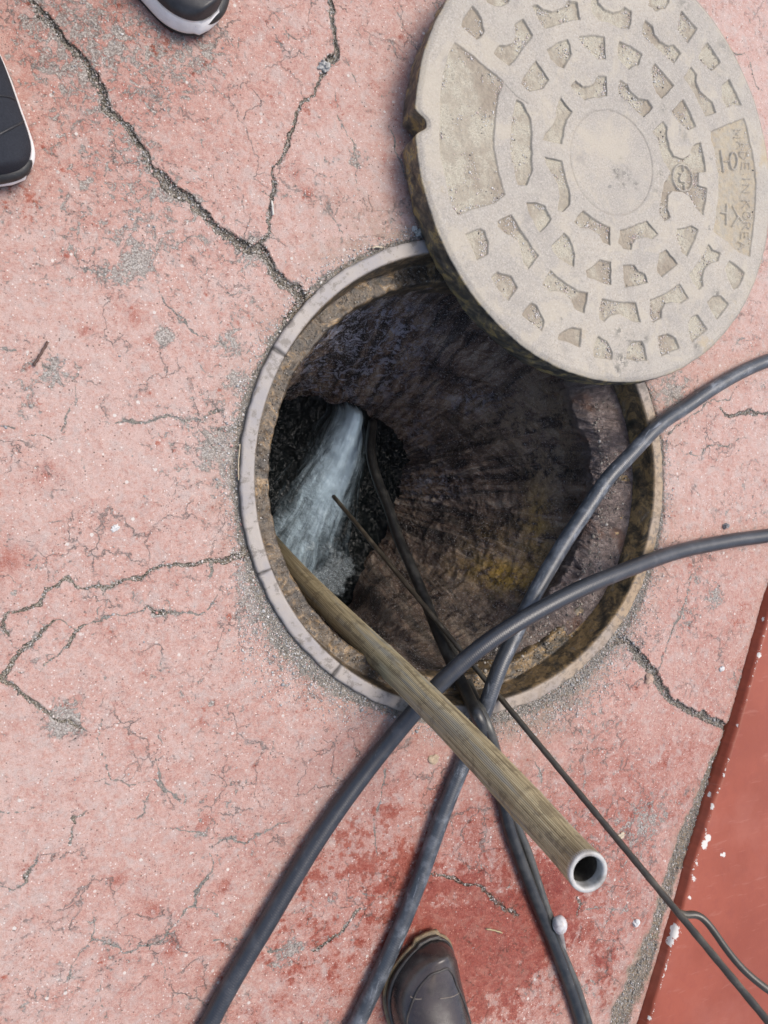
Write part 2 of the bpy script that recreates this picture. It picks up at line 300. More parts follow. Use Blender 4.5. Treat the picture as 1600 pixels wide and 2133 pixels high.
# ================================================================= GROUND
C = np.array([.52722, .02642]); RO = .351       # manhole centre, outer radius of its frame
def axis(a, b, st, far):
    core = np.arange(a, b, st); out = [st]; s = st; acc = 0; ext = []
    while acc < far: s *= 1.35; acc += s; ext.append(acc)
    ext = np.array(ext); return np.concatenate([(a-ext)[::-1], core, core[-1]+ext])
gx = axis(-.14, 1.15, .0016, 60); gy = axis(-.99, .92, .0016, 60)
GX, GY = np.meshgrid(gx, gy, indexing='ij')
wxp = GX+(fbm(GX,GY,60,4,11)-.5)*.012+(fbm(GX,GY,260,2,12)-.5)*.0035
wyp = GY+(fbm(GX,GY,60,4,21)-.5)*.012+(fbm(GX,GY,260,2,22)-.5)*.0035
crackf = np.full(GX.shape, 9.0); crackw = np.zeros(GX.shape)   # distance/halfwidth, halfwidth
CR = [
 [(62,-20,14),(62,0,14),(75,20,14),(100,50,18),(125,70,20),(150,105,18),(165,118,16),(180,135,16),(195,160,28),(205,185,26),(215,210,18),(228,232,15),(245,245,17),(262,262,18),(280,290,18),(300,315,15),(303,335,11),(315,350,14),(340,372,20),(370,400,28),(395,415,20),(425,445,20),(455,480,18),(490,495,22),(520,518,25),(545,512,26),(555,540,17),(570,565,22),(590,590,26),(612,605,32),(628,628,36)],
 [(685,-20,12),(687,0,12),(695,40,12),(700,70,13),(703,100,16),(690,125,22),(680,135,22),(668,165,9),(655,195,7),(630,215,6),(622,235,11),(605,275,11),(597,305,11),(590,325,7),(572,345,10),(568,380,9),(567,410,9),(562,450,7),(565,480,6),(553,495,7),(545,512,18)],
 [(515,1152,16),(490,1158,14),(470,1168,15),(440,1168,12),(400,1175,13),(350,1175,9),(310,1190,11),(290,1203,13),(260,1210,8),(230,1222,7),(195,1222,9),(155,1222,6),(140,1205,10),(110,1220,8),(95,1240,8),(80,1260,11),(50,1268,10),(10,1275,8),(5,1300,12),(8,1330,6)],
 [(440,1170,12),(443,1190,12),(430,1215,3)],
 [(455,1235,4),(435,1258,5),(420,1275,6),(380,1277,6),(345,1277,8),(320,1275,16),(305,1262,6),(280,1275,6),(255,1283,6),(205,1290,6),(180,1300,4),(165,1312,10),(155,1330,12),(145,1345,8),(120,1365,6),(90,1378,5),(78,1398,4)],
 [(205,1290,5),(202,1270,7),(218,1250,4),(220,1225,4)],
 [(165,1312,6),(130,1292,5),(110,1290,9),(100,1305,8),(75,1325,8),(50,1343,10),(35,1370,10),(15,1400,16),(8,1415,22)],
 [(-30,1395,12),(8,1415,22),(30,1430,13),(55,1450,9),(85,1470,18),(110,1485,16),(115,1495,9),(150,1510,16),(175,1518,6)],
 [(200,878,4),(250,880,8),(270,880,11),(305,882,9),(350,870,9),(385,872,7),(430,865,7),(460,850,10)],[(440,892,7),(470,895,9),(498,890,12)],
 [(385,885,4),(420,905,5),(435,925,10),(450,940,8)],[(165,770,4),(158,800,4),(155,835,4),(150,860,7),(135,880,11),(128,895,7)],[(50,905,5),(85,908,7),(130,915,5)],
 [(-10,890,7),(30,888,8)],[(130,490,3),(150,525,4),(175,557,4),(200,565,4),(215,575,7)],[(330,600,4),(345,630,7),(370,655,8),(395,685,7),(415,695,7),(430,705,6),(470,722,8)],
 [(355,520,3),(375,508,7),(395,498,6),(430,497,5),(445,505,5)],[(60,585,2),(90,582,5),(140,580,4),(170,572,3)],[(0,730,6),(35,733,7)],[(80,745,3),(95,765,8),(115,775,8)],
 [(213,1500,5),(205,1530,7),(205,1550,4),(222,1580,4),(230,1620,8)],[(170,1632,3),(210,1625,6),(245,1625,6),(270,1630,7),(300,1627,5),(325,1628,5),(340,1640,13)],
 [(340,1490,4),(335,1515,3),(333,1540,9),(340,1555,4),(328,1575,6),(330,1610,8),(340,1640,13),(355,1655,5),(372,1665,9)],[(262,1650,7),(275,1630,4)],
 [(-10,1688,6),(40,1688,6),(70,1685,8),(90,1680,4)],[(320,1645,4),(300,1670,8),(295,1695,6),(275,1705,4),(268,1720,4)],
 [(295,1700,3),(320,1710,3),(350,1725,3),(380,1735,5),(410,1735,6),(432,1745,8)],[(185,1690,3),(150,1705,13),(150,1740,8),(140,1760,6)],
 [(620,1705,4),(575,1722,6),(540,1740,8),(512,1758,9),(480,1750,11),(455,1755,6),(437,1775,4),(447,1795,5),(440,1820,8),(410,1850,12),(405,1890,8)],
 [(455,1893,4),(430,1893,4),(405,1890,8),(385,1900,10),(360,1925,8),(340,1955,8),(320,1965,8),(300,1970,6),(275,1982,8),(260,1985,8),(245,1972,10),(210,1968,5),(192,1955,8),(180,1970,6),(165,1995,5),(150,2020,6),(145,2035,12),(130,2050,5)],
 [(192,1955,8),(195,1920,5),(192,1890,4)],[(-10,1848,5),(30,1850,6),(50,1840,5),(55,1830,9),(75,1780,4),(90,1770,3)],[(430,1893,4),(455,1905,3),(462,1930,3)],
 [(440,1958,6),(470,1955,5),(510,1955,5),(560,1970,6),(570,1985,10),(600,1980,6),(625,1965,5)],[(650,1980,10),(665,1972,12),(690,1955,9),(710,1938,12),(730,1918,8),(750,1895,5)],
 [(330,1990,3),(345,2030,4),(350,2060,4)],[(565,2000,4),(545,2030,5)],[(205,2045,4),(215,2090,5),(230,2133,5)],
 [(800,1600,7),(800,1630,5),(790,1680,8),(775,1700,5),(780,1740,8),(788,1780,6)],[(755,1860,4),(780,1865,6),(810,1870,4),(840,1865,3)],
 [(880,1815,6),(920,1820,7),(950,1835,15),(990,1845,8),(1020,1862,10),(1040,1885,8),(1070,1900,11),(1080,1910,4)],[(1105,1560,4),(1112,1585,3),(1125,1610,9),(1125,1640,6)],
 [(1200,1870,5),(1210,1885,15),(1200,1905,8),(1240,1890,4),(1300,1897,4),(1340,1890,3)],[(585,1500,3),(570,1555,4),(558,1590,3),(545,1620,2)],
 [(545,5,2),(575,30,3),(590,55,3),(605,78,5),(625,85,5),(645,70,2)],[(715,110,4),(728,140,5),(740,165,4)],[(440,165,3),(455,188,5),(470,205,3)],
 [(702,242,4),(712,260,5),(720,275,5),(733,290,6),(740,310,7),(745,345,8),(738,375,4),(743,420,3)],[(655,340,3),(658,375,4),(660,410,4),(680,440,4),(705,470,6),(713,510,4)],
 [(625,255,3),(650,268,3),(680,308,4),(700,312,2)],[(815,0,4),(830,25,6),(840,60,4),(850,70,3),(880,95,3)],[(810,265,6),(823,290,7),(826,320,7),(840,345,8),(850,375,4)],
 [(780,195,3),(810,197,5),(830,190,3)],[(700,190,3),(698,205,6),(702,225,3)],[(560,405,3),(545,395,4)],
 [(1290,1330,16),(1310,1340,16),(1335,1375,30),(1360,1400,34),(1375,1430,30),(1400,1460,20),(1440,1480,20),(1480,1500,22),(1512,1515,20)],[(1370,1395,12),(1390,1345,9),(1400,1310,13),(1420,1270,12),(1435,1230,6),(1440,1190,3)],
 [(1378,1398,3),(1398,1422,2.5),(1418,1436,2)],[(1395,905,12),(1420,880,8),(1450,860,9),(1475,840,9),(1500,832,6),(1520,832,8),(1535,805,7),(1552,795,4),(1565,800,5),(1575,790,10)],
 [(1498,850,6),(1508,865,10),(1520,870,10),(1545,862,12),(1565,857,16),(1585,862,8),(1605,862,12)],[(1462,945,6),(1470,930,13),(1490,925,8),(1505,930,15),(1530,920,6),(1545,912,8),(1560,915,4)],
 [(1415,930,5),(1430,945,4),(1450,949,6),(1468,945,4)],[(1505,935,4),(1492,960,3),(1485,985,3)],[(1480,1150,3),(1475,1175,4),(1465,1185,3)],[(1435,1260,3),(1437,1235,4)],
 [(1515,100,3),(1530,110,8),(1548,112,7),(1560,118,4),(1565,150,7),(1575,180,6),(1590,190,4)],[(1560,20,3),(1560,40,7),(1565,55,4)],[(1525,720,4),(1540,708,6),(1560,706,8)],
 [(760,1860,3),(740,1845,3),(700,1830,3)],[(1250,2020,3),(1230,2010,4)]]
DARK = {0:1,1:1,2:.75,4:.6,6:.6,7:.55,27:.5,31:.6,34:.6}
crackd = np.zeros(GX.shape)
def stamp(poly, dk=0.0, ws=1.0):
    for (u0,v0,w0),(u1,v1,w1) in zip(poly[:-1], poly[1:]):
        a = P(u0,v0)[:2]; b = P(u1,v1)[:2]; h0 = w0/3700*ws; h1 = w1/3700*ws; pad = max(h0,h1)*5+.012
        i0, i1 = np.searchsorted(gx, [min(a[0],b[0])-pad, max(a[0],b[0])+pad]); j0, j1 = np.searchsorted(gy, [min(a[1],b[1])-pad, max(a[1],b[1])+pad])
        if i1 <= i0 or j1 <= j0: continue
        x = wxp[i0:i1,j0:j1]; y = wyp[i0:i1,j0:j1]; ab = b-a; t = np.clip(((x-a[0])*ab[0]+(y-a[1])*ab[1])/(ab@ab+1e-12), 0, 1)
        d = np.hypot(x-a[0]-t*ab[0], y-a[1]-t*ab[1]); hw = h0+(h1-h0)*t; q = d/hw
        c = crackf[i0:i1,j0:j1]; w = crackw[i0:i1,j0:j1]; k = q < c; c[k] = q[k]; w[k] = hw[k]; crackd[i0:i1,j0:j1][k] = dk
for n_, c in enumerate(CR):
    dk = 1.0 if c[0][:2] in ((1290,1330),(880,1815),(650,1980),(1498,850)) else DARK.get(n_, .38)
    stamp(c, dk, .9 if dk > .9 else (.72 if dk > .4 else .5))
# the crumbled joint along the red step
JN = [(1606,1190,8),(1590,1270,12),(1562,1370,14),(1540,1440,16),(1518,1510,22),(1500,1560,24),(1472,1620,26),(1448,1690,34),(1420,1760,44),(1400,1810,42),(1382,1870,34),(1366,1930,30),(1345,1990,46),(1325,2040,56),(1298,2100,58),(1280,2150,60)]
stamp(JN, .35, 1.15)
def blob(lst, z=0):
    t = np.zeros(GX.shape)
    for u, v, r, a in lst:
        c = P(u, v, z); R = r/1500; t = t+a*np.exp(-((GX-c[0])**2+(GY-c[1])**2)/(2*R*R))
    return t
rr = np.hypot(GX-C[0], GY-C[1]); th = np.arctan2(GY-C[1], GX-C[0])
n1 = fbm(GX,GY,28,4,31); n2 = fbm(GX,GY,120,3,41); n3 = fbm(GX,GY,9,3,51)
hw = np.maximum(crackw, 1e-4)
lenmod = .55+.9*fbm(GX,GY,34,3,33); crackf = crackf/lenmod
solid = 1-sm(.75, 1.15, crackf)                        # inside the crack
deep = (1-sm(.15, .75, crackf))*sm(.0008, .0030, crackw)
ringw = .003+.012*n1+.020*(np.exp(-((th+2.45)/.30)**2)+.9*np.exp(-((th+1.0)/.55)**2))
ring = 1-sm(.55, 1.1, (rr-RO+(n2-.5)*.012)/ringw)
dirt = np.clip(np.maximum(solid*sm(.0004,.0018,crackw), ring), 0, 1)
crk = deep*(.25+.75*sm(.42,.6,n2))*(1-ring)
crk = np.maximum(crk, (1-sm(.5,1.0,crackf))*(1-sm(.0012,.0026,crackw))*.55)
edge_dark = np.exp(-((crackf-.85)/.16)**2)*sm(.002,.006,crackw)*(n1 > .44); crk = np.maximum(crk, edge_dark*.75)
wear = np.exp(-np.maximum((crackf-1)*hw,0)/.0028)*(crackw > .0005)*sm(.35,.6,n1)*.45*(.3+.7*crackd)+.24*(1-sm(1, 3.0, (rr-RO)/ringw))
wear = wear+blob([(520,640,30,.3),(485,710,22,.45),(495,790,18,.4),(215,575,15,.35),(250,580,14,.4),(340,700,14,.8),(290,545,20,.7),(50,830,30,.3),(110,768,25,.5),(135,1500,25,.7),(450,930,30,.45),(520,1240,30,.4),
  (330,110,60,.22),(400,130,60,.2),(160,70,60,.2),(250,320,90,.15),(150,250,90,.15),(60,90,60,.2),(420,420,60,.12),(300,400,60,.12),(520,520,30,.5),(745,330,20,.45),(450,90,40,.2),(590,60,40,.15),(1450,1200,25,.3),(1430,1290,40,.35),(1540,1420,30,.3),(1350,1700,60,.35),(1490,1240,25,.6),(1400,820,30,.5),(1250,1500,60,.1),(1000,1500,60,.12),(600,1990,20,.4),(1220,2060,30,.3)])
wear = wear+.02+.16*sm(.45,.65,n3)
red = .13+blob([(330,60,170,.17),(60,330,150,.14),(80,80,150,.13),(500,130,120,.05),(860,200,80,.12),(860,380,60,.10),(950,1950,280,.42),(1200,1750,200,.26),(1350,1950,180,.25),(900,1700,160,.12),(1500,1300,140,.22),(1520,1500,120,.22),(1350,1600,150,.2),(600,1950,180,.13),(300,1900,200,.05),(540,1480,40,.14),(1480,1050,90,-.03),(1450,1600,100,.1),(150,700,260,-.06),(1560,150,160,-.08)])
for u,v,r in [(283,655,10),(180,690,9),(315,705,6),(95,985,12),(15,1160,22),(272,1548,5),(420,1505,7),(440,1700,12),(420,1725,8),(360,1975,13),(320,1900,8),(470,1850,9),(1330,1190,6),(240,1830,10),(535,1800,7),(1155,1840,25),(600,1990,9),(1440,1915,9),(1385,1590,7),(615,360,12),(640,400,10),(700,210,5),(1240,2000,12),(1210,1950,14),(1230,1930,12),(1400,1700,8)]:
    c = P(u,v); R = r/1500; k = np.exp(-(((wxp-c[0])**2+(wyp-c[1])**2)/(2*R*R))); red = red+k*.5
wet = blob([(1050,1960,110,.85),(900,1890,90,.6),(1180,1850,60,.85),(700,1780,60,.42),(1140,1930,60,.5),(830,1800,70,.4),(760,1700,40,.35),(940,2090,160,.45),(1240,2050,80,.3),(640,1980,80,.42),(1250,1990,50,.3),(470,1960,60,.2),(1550,1250,60,.2),(900,1640,80,.2),(350,70,50,.45),(20,380,50,.5)])
tan = np.clip((1-sm(.0,.075,rr-RO))*(.30+.5*np.exp(-((th+1.05)/.5)**2)), 0, 1)+.8*blob([(1420,1760,30,.9),(1390,1880,26,.8),(1350,2000,40,.9),(1310,2090,45,1),(1460,1650,20,.8)])+.5*blob([(1400,430,10,0),(1130,1530,90,.7),(720,500,60,.5),(850,490,40,.6),(780,430,60,.3)])
tan = np.maximum(tan, (np.abs(crackd-.35) < 1e-6)*(1-sm(1.1,1.6,crackf)))
h = (fbm(GX,GY,5,3,61)-.5)*.004+(fbm(GX,GY,110,3,71)-.5)*.0016+(fbm(GX,GY,380,2,81)-.5)*.0006
dep = np.minimum(crackw*1.1, .006)
h = h-(solid*dep*(.5+.5*n2)+deep*dep*.35)*(.2+.8*crackd)-ring*.0035*(.5+n2)+solid*sm(.002,.006,crackw)*(fbm(GX,GY,300,2,91)-.5)*.003
h = h+np.exp(-((crackf-1.25)/.3)**2)*.0007*sm(.001,.003,crackw)
h = np.where(rr < 2, h, 0); h = np.where((rr < RO+.004), np.minimum(h, 0.0), h)
V = np.stack([GX,GY,h], -1).reshape(-1,3); F = gridF(len(gx), len(gy))
F = F[:, ::-1] if False else F
cxy = V[F[:,0],:2]-C; F = F[np.hypot(cxy[:,0], cxy[:,1]) > RO-.008]
# orientation: x index first, y second -> (i,j),(i,j+1),(i+1,j+1),(i+1,j) is clockwise seen from above
F = F[:, ::-1]
ground = mesh('ground', V, F, GM, dict(red=red.ravel(), crackq=np.minimum(np.clip(crackf,0,5), np.clip((rr-RO)/ringw*1.15,0,5)).ravel(), crackw=(sm(.0004,.002,crackw)*(crackf<3)*crackd).ravel(), wear=wear.ravel(), wet=wet.ravel(), tan=tan.ravel()))
tag(ground, kind='structure')
def gh(x, y):
    return float(h[min(np.searchsorted(gx, x), len(gx)-1), min(np.searchsorted(gy, y), len(gy)-1)])
# ================================================================= GRIT (uncountable)
ico = None
def ico_base():
    t = (1+5**.5)/2
    v = np.array([(-1,t,0),(1,t,0),(-1,-t,0),(1,-t,0),(0,-1,t),(0,1,t),(0,-1,-t),(0,1,-t),(t,0,-1),(t,0,1),(-t,0,-1),(-t,0,1)])/np.hypot(1,t)
    f = np.array([(0,11,5),(0,5,1),(0,1,7),(0,7,10),(0,10,11),(1,5,9),(5,11,4),(11,10,2),(10,7,6),(7,1,8),(3,9,4),(3,4,2),(3,2,6),(3,6,8),(3,8,9),(4,9,5),(2,4,11),(6,2,10),(8,6,7),(9,8,1)])
    return v, f
IV, IF = ico_base()
def stones(name, xyz, size, tone, mat):
    n = len(xyz); V = IV[None]*rng.uniform(.65, 1.25, (n,12,1))*rng.uniform(.6, 1.2, (n,1,3))
    a = rng.uniform(0, 6.28, n); ca, sa = np.cos(a), np.sin(a)
    V = np.stack([V[:,:,0]*ca[:,None]-V[:,:,1]*sa[:,None], V[:,:,0]*sa[:,None]+V[:,:,1]*ca[:,None], V[:,:,2]*.75], -1)
    V = V*size[:,None,None]+xyz[:,None]; F = (IF[None]+np.arange(n)[:,None,None]*12).reshape(-1,3)
    return mesh(name, V.reshape(-1,3), F, mat, dict(tone=np.repeat(tone, 12)), smooth=False)
prob = dirt*.55*(.3+n2)*(.25+.75*np.maximum(crackd,ring))+.0006+.02*wear*(wear > .3)+.12*np.clip(1-sm(1,3.5,(rr-RO)/ringw),0,1)
prob = prob*(rr > RO+.002)*(GX > gx[14])*(GX < 1.13)*(GY > -.97)*(GY < .90)
prob[:20] = 0; prob[-20:] = 0; prob[:,:20] = 0; prob[:,-20:] = 0
pf = (prob/prob.sum()).ravel(); idx = rng.choice(len(pf), 42000, p=pf)
px = GX.ravel()[idx]+rng.uniform(-.0008,.0008,len(idx)); py = GY.ravel()[idx]+rng.uniform(-.0008,.0008,len(idx))
sz = np.clip(rng.lognormal(-7.25, .42, len(idx)), .0003, .0028); ddd = dirt.ravel()[idx]
tone = rng.beta(1.5, 1.6, len(idx)); k = ddd < .3; tone[k] = rng.uniform(.55, 1, k.sum())
tag(stones('gravel', np.column_stack([px,py,h.ravel()[idx]+sz*.3]), sz, tone, STONE), 'loose sandy grit lying in the pavement cracks and around the manhole frame', 'gravel', kind='stuff')

# ================================================================= RED STEP at the right
b0, b1 = P(1606,1190), P(1290,2250); dirv = (b1-b0)[:2]; Ld = np.linalg.norm(dirv); dirv /= Ld; nor = np.array([-dirv[1], dirv[0]])
if nor[0] < 0: nor = -nor
STH = .017; sl_ = np.concatenate([np.linspace(-.75,-.05,40), np.linspace(-.048,Ld,620), np.linspace(Ld+.02,Ld+.8,30)])
prof = [(0,-.03),(0,.002)]+[(.0004,z) for z in np.linspace(.005,STH-.004,8)]+[(.0012,STH-.002),(.003,STH-.0004)]+[(w,STH) for w in np.concatenate([np.linspace(.005,.06,40), np.linspace(.063,.9,60)])]
prof = np.array(prof); Ls, Ws = np.meshgrid(sl_, np.arange(len(prof)), indexing='ij')
off = prof[Ws,0]; zz = prof[Ws,1]; nn = (fbm(Ls,off,14,3,5)-.5)*.010+(fbm(Ls,off*0+3,70,3,6)-.5)*.003
base_w = nn*np.exp(-off/.03); topsh = np.clip(zz/STH,0,1)*.006+np.clip(zz/STH,0,1)*.004*(fbm(Ls,Ls*0+1,9,3,8)-.2)
X = b0[0]+dirv[0]*Ls+nor[0]*(off+base_w+topsh); Y = b0[1]+dirv[1]*Ls+nor[1]*(off+base_w+topsh)
Z = zz+(fbm(X,Y,7,3,9)-.5)*.003*(zz > STH*.9)
ch = np.exp(-((off-.0022)/.0026)**2)*sm(.008,.02,zz)*(.24+.36*sm(.48,.62,fbm(Ls,Ls*0+7,40,3,13)))
U_, V_ = Qa(np.stack([X,Y,Z],-1).reshape(-1,3)); ch = ch.ravel()
for u,v,r,a in [(1475,1745,9,1.0),(1468,1760,10,1),(1478,1655,8,.8),(1484,1680,8,.9),(1405,1940,17,1.1),(1396,1960,12,1),(1508,1780,6,.9),(1503,1781,5,.9),(1452,1800,6,.7),(1445,1830,7,.7),(1436,1870,7,.7),(1590,1290,6,.8),(1582,1365,8,.9),(1535,1510,6,.8),(1508,1615,6,.8),(1352,2120,8,.8)]:
    ch = np.maximum(ch, a*np.exp(-((U_-u)**2+((V_-v)/1.5)**2)/(.5*r*r)))
step = mesh('red_step', np.stack([X,Y,Z],-1).reshape(-1,3), gridF(len(sl_), len(prof)), SM, dict(chip=ch))
tag(step, 'smooth red painted concrete step with chipped white edge along the right', 'step')

# ================================================================= MANHOLE FRAME
nth = 1500; TH = np.arange(nth)/nth*2*np.pi
fp = [(.3510,-.05),(.3510,-.02),(.3510,.001),(.3504,.0045),(.349,.006)]+[(r,.0062) for r in np.linspace(.347,.334,8)]+[(.3325,.0055),(.3312,.003)]
fp += [(.3305-.0035*t, .0-.042*t) for t in np.linspace(0,1,22)[1:]]+[(.3262,-.0445)]+[(r,-.0455-.001*k/14) for k, r in enumerate(np.linspace(.324,.3035,15))]
fp += [(.3018,-.048),(.3008,-.052)]+[(.3003,-.052-.05*t) for t in np.linspace(0,1,12)[1:]]
fp = np.array(fp); I, J = np.meshgrid(np.arange(len(fp)), TH, indexing='ij'); r0 = fp[I,0]; z0 = fp[I,1]
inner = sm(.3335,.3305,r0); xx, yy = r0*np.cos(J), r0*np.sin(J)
uu = J*.33; ww = np.cumsum(np.concatenate([[0], np.hypot(*np.diff(fp,axis=0).T)]))[I]
nz = fbm(uu,ww,90,4,101)-.5; nz2 = fbm(uu,ww,24,3,111)-.5
lit = inner*(z0 < -.003)
r1 = r0-lit*(nz*.0035+nz2*.004); z1 = z0+lit*(r0 < .325)*(nz*.004+nz2*.004+.001)
ang = lambda u,v: math.atan2(P(u,v)[1]-C[1], P(u,v)[0]-C[0])
gr = np.zeros_like(r0)
for (u,v),wd in (((568,727),.0022),((543,1193),.0010),((695,1400),.0022),((1010,1470),.0010)):
    a = ang(u,v); d = np.abs((J-a+np.pi)%(2*np.pi)-np.pi)*.34+(fbm(r0,J*0,200,2,3)-.5)*.004; gr = np.maximum(gr, np.exp(-(d/wd)**2))
topm = (r0 > .331)*(z0 > 0); z1 = z1-gr*topm*.0022+topm*(fbm(uu,ww,40,3,7)-.5)*.0012
r1 = r1+(np.abs(r0-.3504) < .003)*(fbm(uu,ww*0,45,4,17)-.5)*-.004*(z0 > -.01)
tanm = .15+.85*np.exp(-(((J+.35+np.pi)%(2*np.pi)-np.pi)/1.1)**2)
fv = np.stack([C[0]+r1*np.cos(J), C[1]+r1*np.sin(J), z1], -1).reshape(-1,3)
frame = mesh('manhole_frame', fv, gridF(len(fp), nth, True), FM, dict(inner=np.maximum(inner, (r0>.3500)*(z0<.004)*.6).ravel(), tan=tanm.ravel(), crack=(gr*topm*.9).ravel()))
mh = empty('manhole', (C[0],C[1],0)); frame.name = 'frame'; adopt(frame, mh)
tag(mh, 'open round manhole with cracked iron frame above a dark wet brown shaft', 'manhole')

# ================================================================= SHAFT
ZF = -.52
fl = PP([(835,968),(805,1010),(790,1060),(762,1150),(738,1195),(735,1235),(700,1275),(640,1300),(520,1200),(470,1000),(520,860),(640,830),(700,862),(740,876),(790,895)], ZF)[:,:2]-C
fa = np.arctan2(fl[:,1],fl[:,0]); frd = np.hypot(fl[:,0],fl[:,1]); o_ = np.argsort(fa); fa, frd = fa[o_], frd[o_]
rf = np.interp(TH, np.concatenate([fa-2*np.pi,fa,fa+2*np.pi]), np.tile(frd,3)); rf = np.minimum(rf, .29)
for _ in range(30): rf = (np.roll(rf,1)+rf+np.roll(rf,-1))/3
thw = (TH+np.pi)%(2*np.pi)-np.pi; w = sm(rad(-88),rad(-38),thw)*(1-sm(rad(28),rad(52),thw))
mx = lambda a,b: a+(b-a)*w
K = [ (mx(.3045,.3262), mx(-.070,-.040)), (mx(.3030,.300), mx(-.075,-.043)), (mx(.3020,.268), mx(-.080,-.050)), (mx(.3010,.256), mx(-.09,-.066)), (mx(.300,.262), mx(-.11,-.10)), (mx(.295,.268), -.15+0*w)]
ringsR, ringsZ, cr_, dd_ = [], [], [], []
for k in range(5):
    n = [12,16,10,12,14][k]
    for t in np.linspace(0,1,n,endpoint=False):
        ringsR.append(K[k][0]*(1-t)+K[k+1][0]*t); ringsZ.append(K[k][1]*(1-t)+K[k+1][1]*t); cr_.append(np.clip(w*(1-sm(2.8,4.4,k+t))+(1-w)*.3*(1-sm(1,4,k+t)),0,1)); dd_.append((k+t)*.01)
for t in np.linspace(0,1,230):
    ringsR.append(K[5][0]*(1-t)+rf*t); ringsZ.append(-.15+(ZF-.02+.15)*t+0*w); cr_.append(0*w); dd_.append(.05+t*.62)
Rr, Zr, Cr = np.array(ringsR), np.array(ringsZ), np.array(cr_); Dd = np.repeat(np.array(dd_)[:,None], nth, 1); Tm = np.repeat(TH[None], len(Rr), 0)
tcu = Tm*.28
amp = .004+.012*Cr+.010*sm(.06,.2,Dd)
# noise that wraps round the shaft: sample on x/y of a cylinder
cxn, cyn = .3*np.cos(Tm)+Dd*.9, .3*np.sin(Tm)-Dd*.7
ns = (fbm(cxn,cyn,11,4,201)-.5)*2*amp+(fbm(cxn,cyn,70,4,211)-.5)*(.009+.008*Cr)+(fbm(cxn,cyn,260,2,221)-.5)*.002
rdg = np.exp(-((Tm-rad(24)+Dd*.12)/.035)**2)*.010*sm(.08,.2,Dd)+np.exp(-((Tm-rad(3))/.05)**2)*-.012*sm(.1,.25,Dd)
ns = ns*sm(0,.004,Dd+.0005)
Rr = Rr-ns-rdg; Zr = Zr+Cr*(fbm(cxn,cyn,55,4,231)-.42)*.018*sm(0,.006,Dd)
sv = np.stack([C[0]+Rr*np.cos(Tm), C[1]+Rr*np.sin(Tm), Zr], -1).reshape(-1,3); U_, V_ = Qa(sv)
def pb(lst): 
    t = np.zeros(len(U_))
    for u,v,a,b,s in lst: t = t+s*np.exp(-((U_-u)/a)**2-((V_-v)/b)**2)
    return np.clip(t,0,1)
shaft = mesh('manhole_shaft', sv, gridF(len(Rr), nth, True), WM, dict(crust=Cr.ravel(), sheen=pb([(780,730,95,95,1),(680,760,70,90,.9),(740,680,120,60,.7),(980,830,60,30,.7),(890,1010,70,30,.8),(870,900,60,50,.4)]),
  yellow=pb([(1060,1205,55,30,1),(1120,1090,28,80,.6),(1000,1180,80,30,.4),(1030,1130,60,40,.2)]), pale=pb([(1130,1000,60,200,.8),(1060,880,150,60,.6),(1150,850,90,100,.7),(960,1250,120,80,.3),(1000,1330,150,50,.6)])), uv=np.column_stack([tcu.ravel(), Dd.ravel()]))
shaft.name = 'shaft'; adopt(shaft, mh)

# ================================================================= WATER
wx = np.arange(C[0]-.31, C[0]+.31, .0016); wy = np.arange(C[1]-.31, C[1]+.31, .0016); WX, WY = np.meshgrid(wx, wy, indexing='ij')
ax = PP([(745,868,-.43),(735,905,-.43),(715,960,-.45),(680,1030,-.475),(650,1100,-.495),(625,1160,-.505)])
best = np.full(WX.shape, 9.); bl = np.zeros(WX.shape); acc = 0; side = np.zeros(WX.shape)
for a, b in zip(ax[:-1,:2], ax[1:,:2]):
    ab = b-a; L_ = np.linalg.norm(ab); t = ((WX-a[0])*ab[0]+(WY-a[1])*ab[1])/L_**2; tc_ = np.clip(t,0,1)
    d = np.hypot(WX-a[0]-tc_*ab[0], WY-a[1]-tc_*ab[1]); k = d < best; best[k] = d[k]; bl[k] = (acc+tc_*L_)[k]
    s_ = ((WX-a[0])*ab[1]-(WY-a[1])*ab[0])/L_; side[k] = s_[k]; acc += L_
Lt = acc; wid = .030+.055*(bl/Lt)**.9
core = np.exp(-(best/wid)**2*.9)
foam = core*(1.15-.55*bl/Lt)*(best < .25)
st_ = fbm(side/(wid/.05), bl*.12, 120, 3, 301); foam = foam*(.75+.45*st_)
Zw = ZF+.012+(fbm(WX,WY,22,3,311)-.5)*.020+(fbm(WX,WY,60,3,321)-.5)*.020*(1-.8*np.clip(core,0,1))
Zw = Zw+.075*(1-sm(0,.9,bl/Lt))*np.exp(-(best/(wid*1.1))**2)*sm(0,.004,best*0+1)+(st_-.5)*.004*core
fo = np.zeros(WX.shape)
for u,v,r,a in [(690,1195,24,1),(660,1210,20,.9),(715,1180,18,.9),(700,1225,16,.9),(625,1185,14,.7),(650,1140,20,.55),(690,1140,16,.5)]:
    c = P(u,v,-.51); fo = fo+a*np.exp(-((WX-c[0])**2+(WY-c[1])**2)/(2*(r/1020)**2))
fo = sm(.35,1.0,fo+(fbm(WX,WY,60,4,331)-.5)*1.1+(fbm(WX,WY,200,3,332)-.5)*.6); Zw = Zw+fo*.006
a2 = np.arctan2(WY-C[1],WX-C[0]); rfl = np.interp(a2, TH-2*np.pi, rf, period=2*np.pi)
wv_ = np.stack([WX,WY,Zw],-1).reshape(-1,3); wf_ = gridF(len(wx),len(wy))[:, ::-1]
keep = (np.hypot(WX-C[0],WY-C[1]) < rfl+.035).ravel(); wf_ = wf_[keep[wf_[:,0]]]
water = mesh('water', wv_, wf_, mat_water(), dict(foam=foam.ravel(), bubble=fo.ravel()), uv=np.column_stack([(side/(wid/.05)).ravel(), bl.ravel()]))
tag(water, kind='structure')
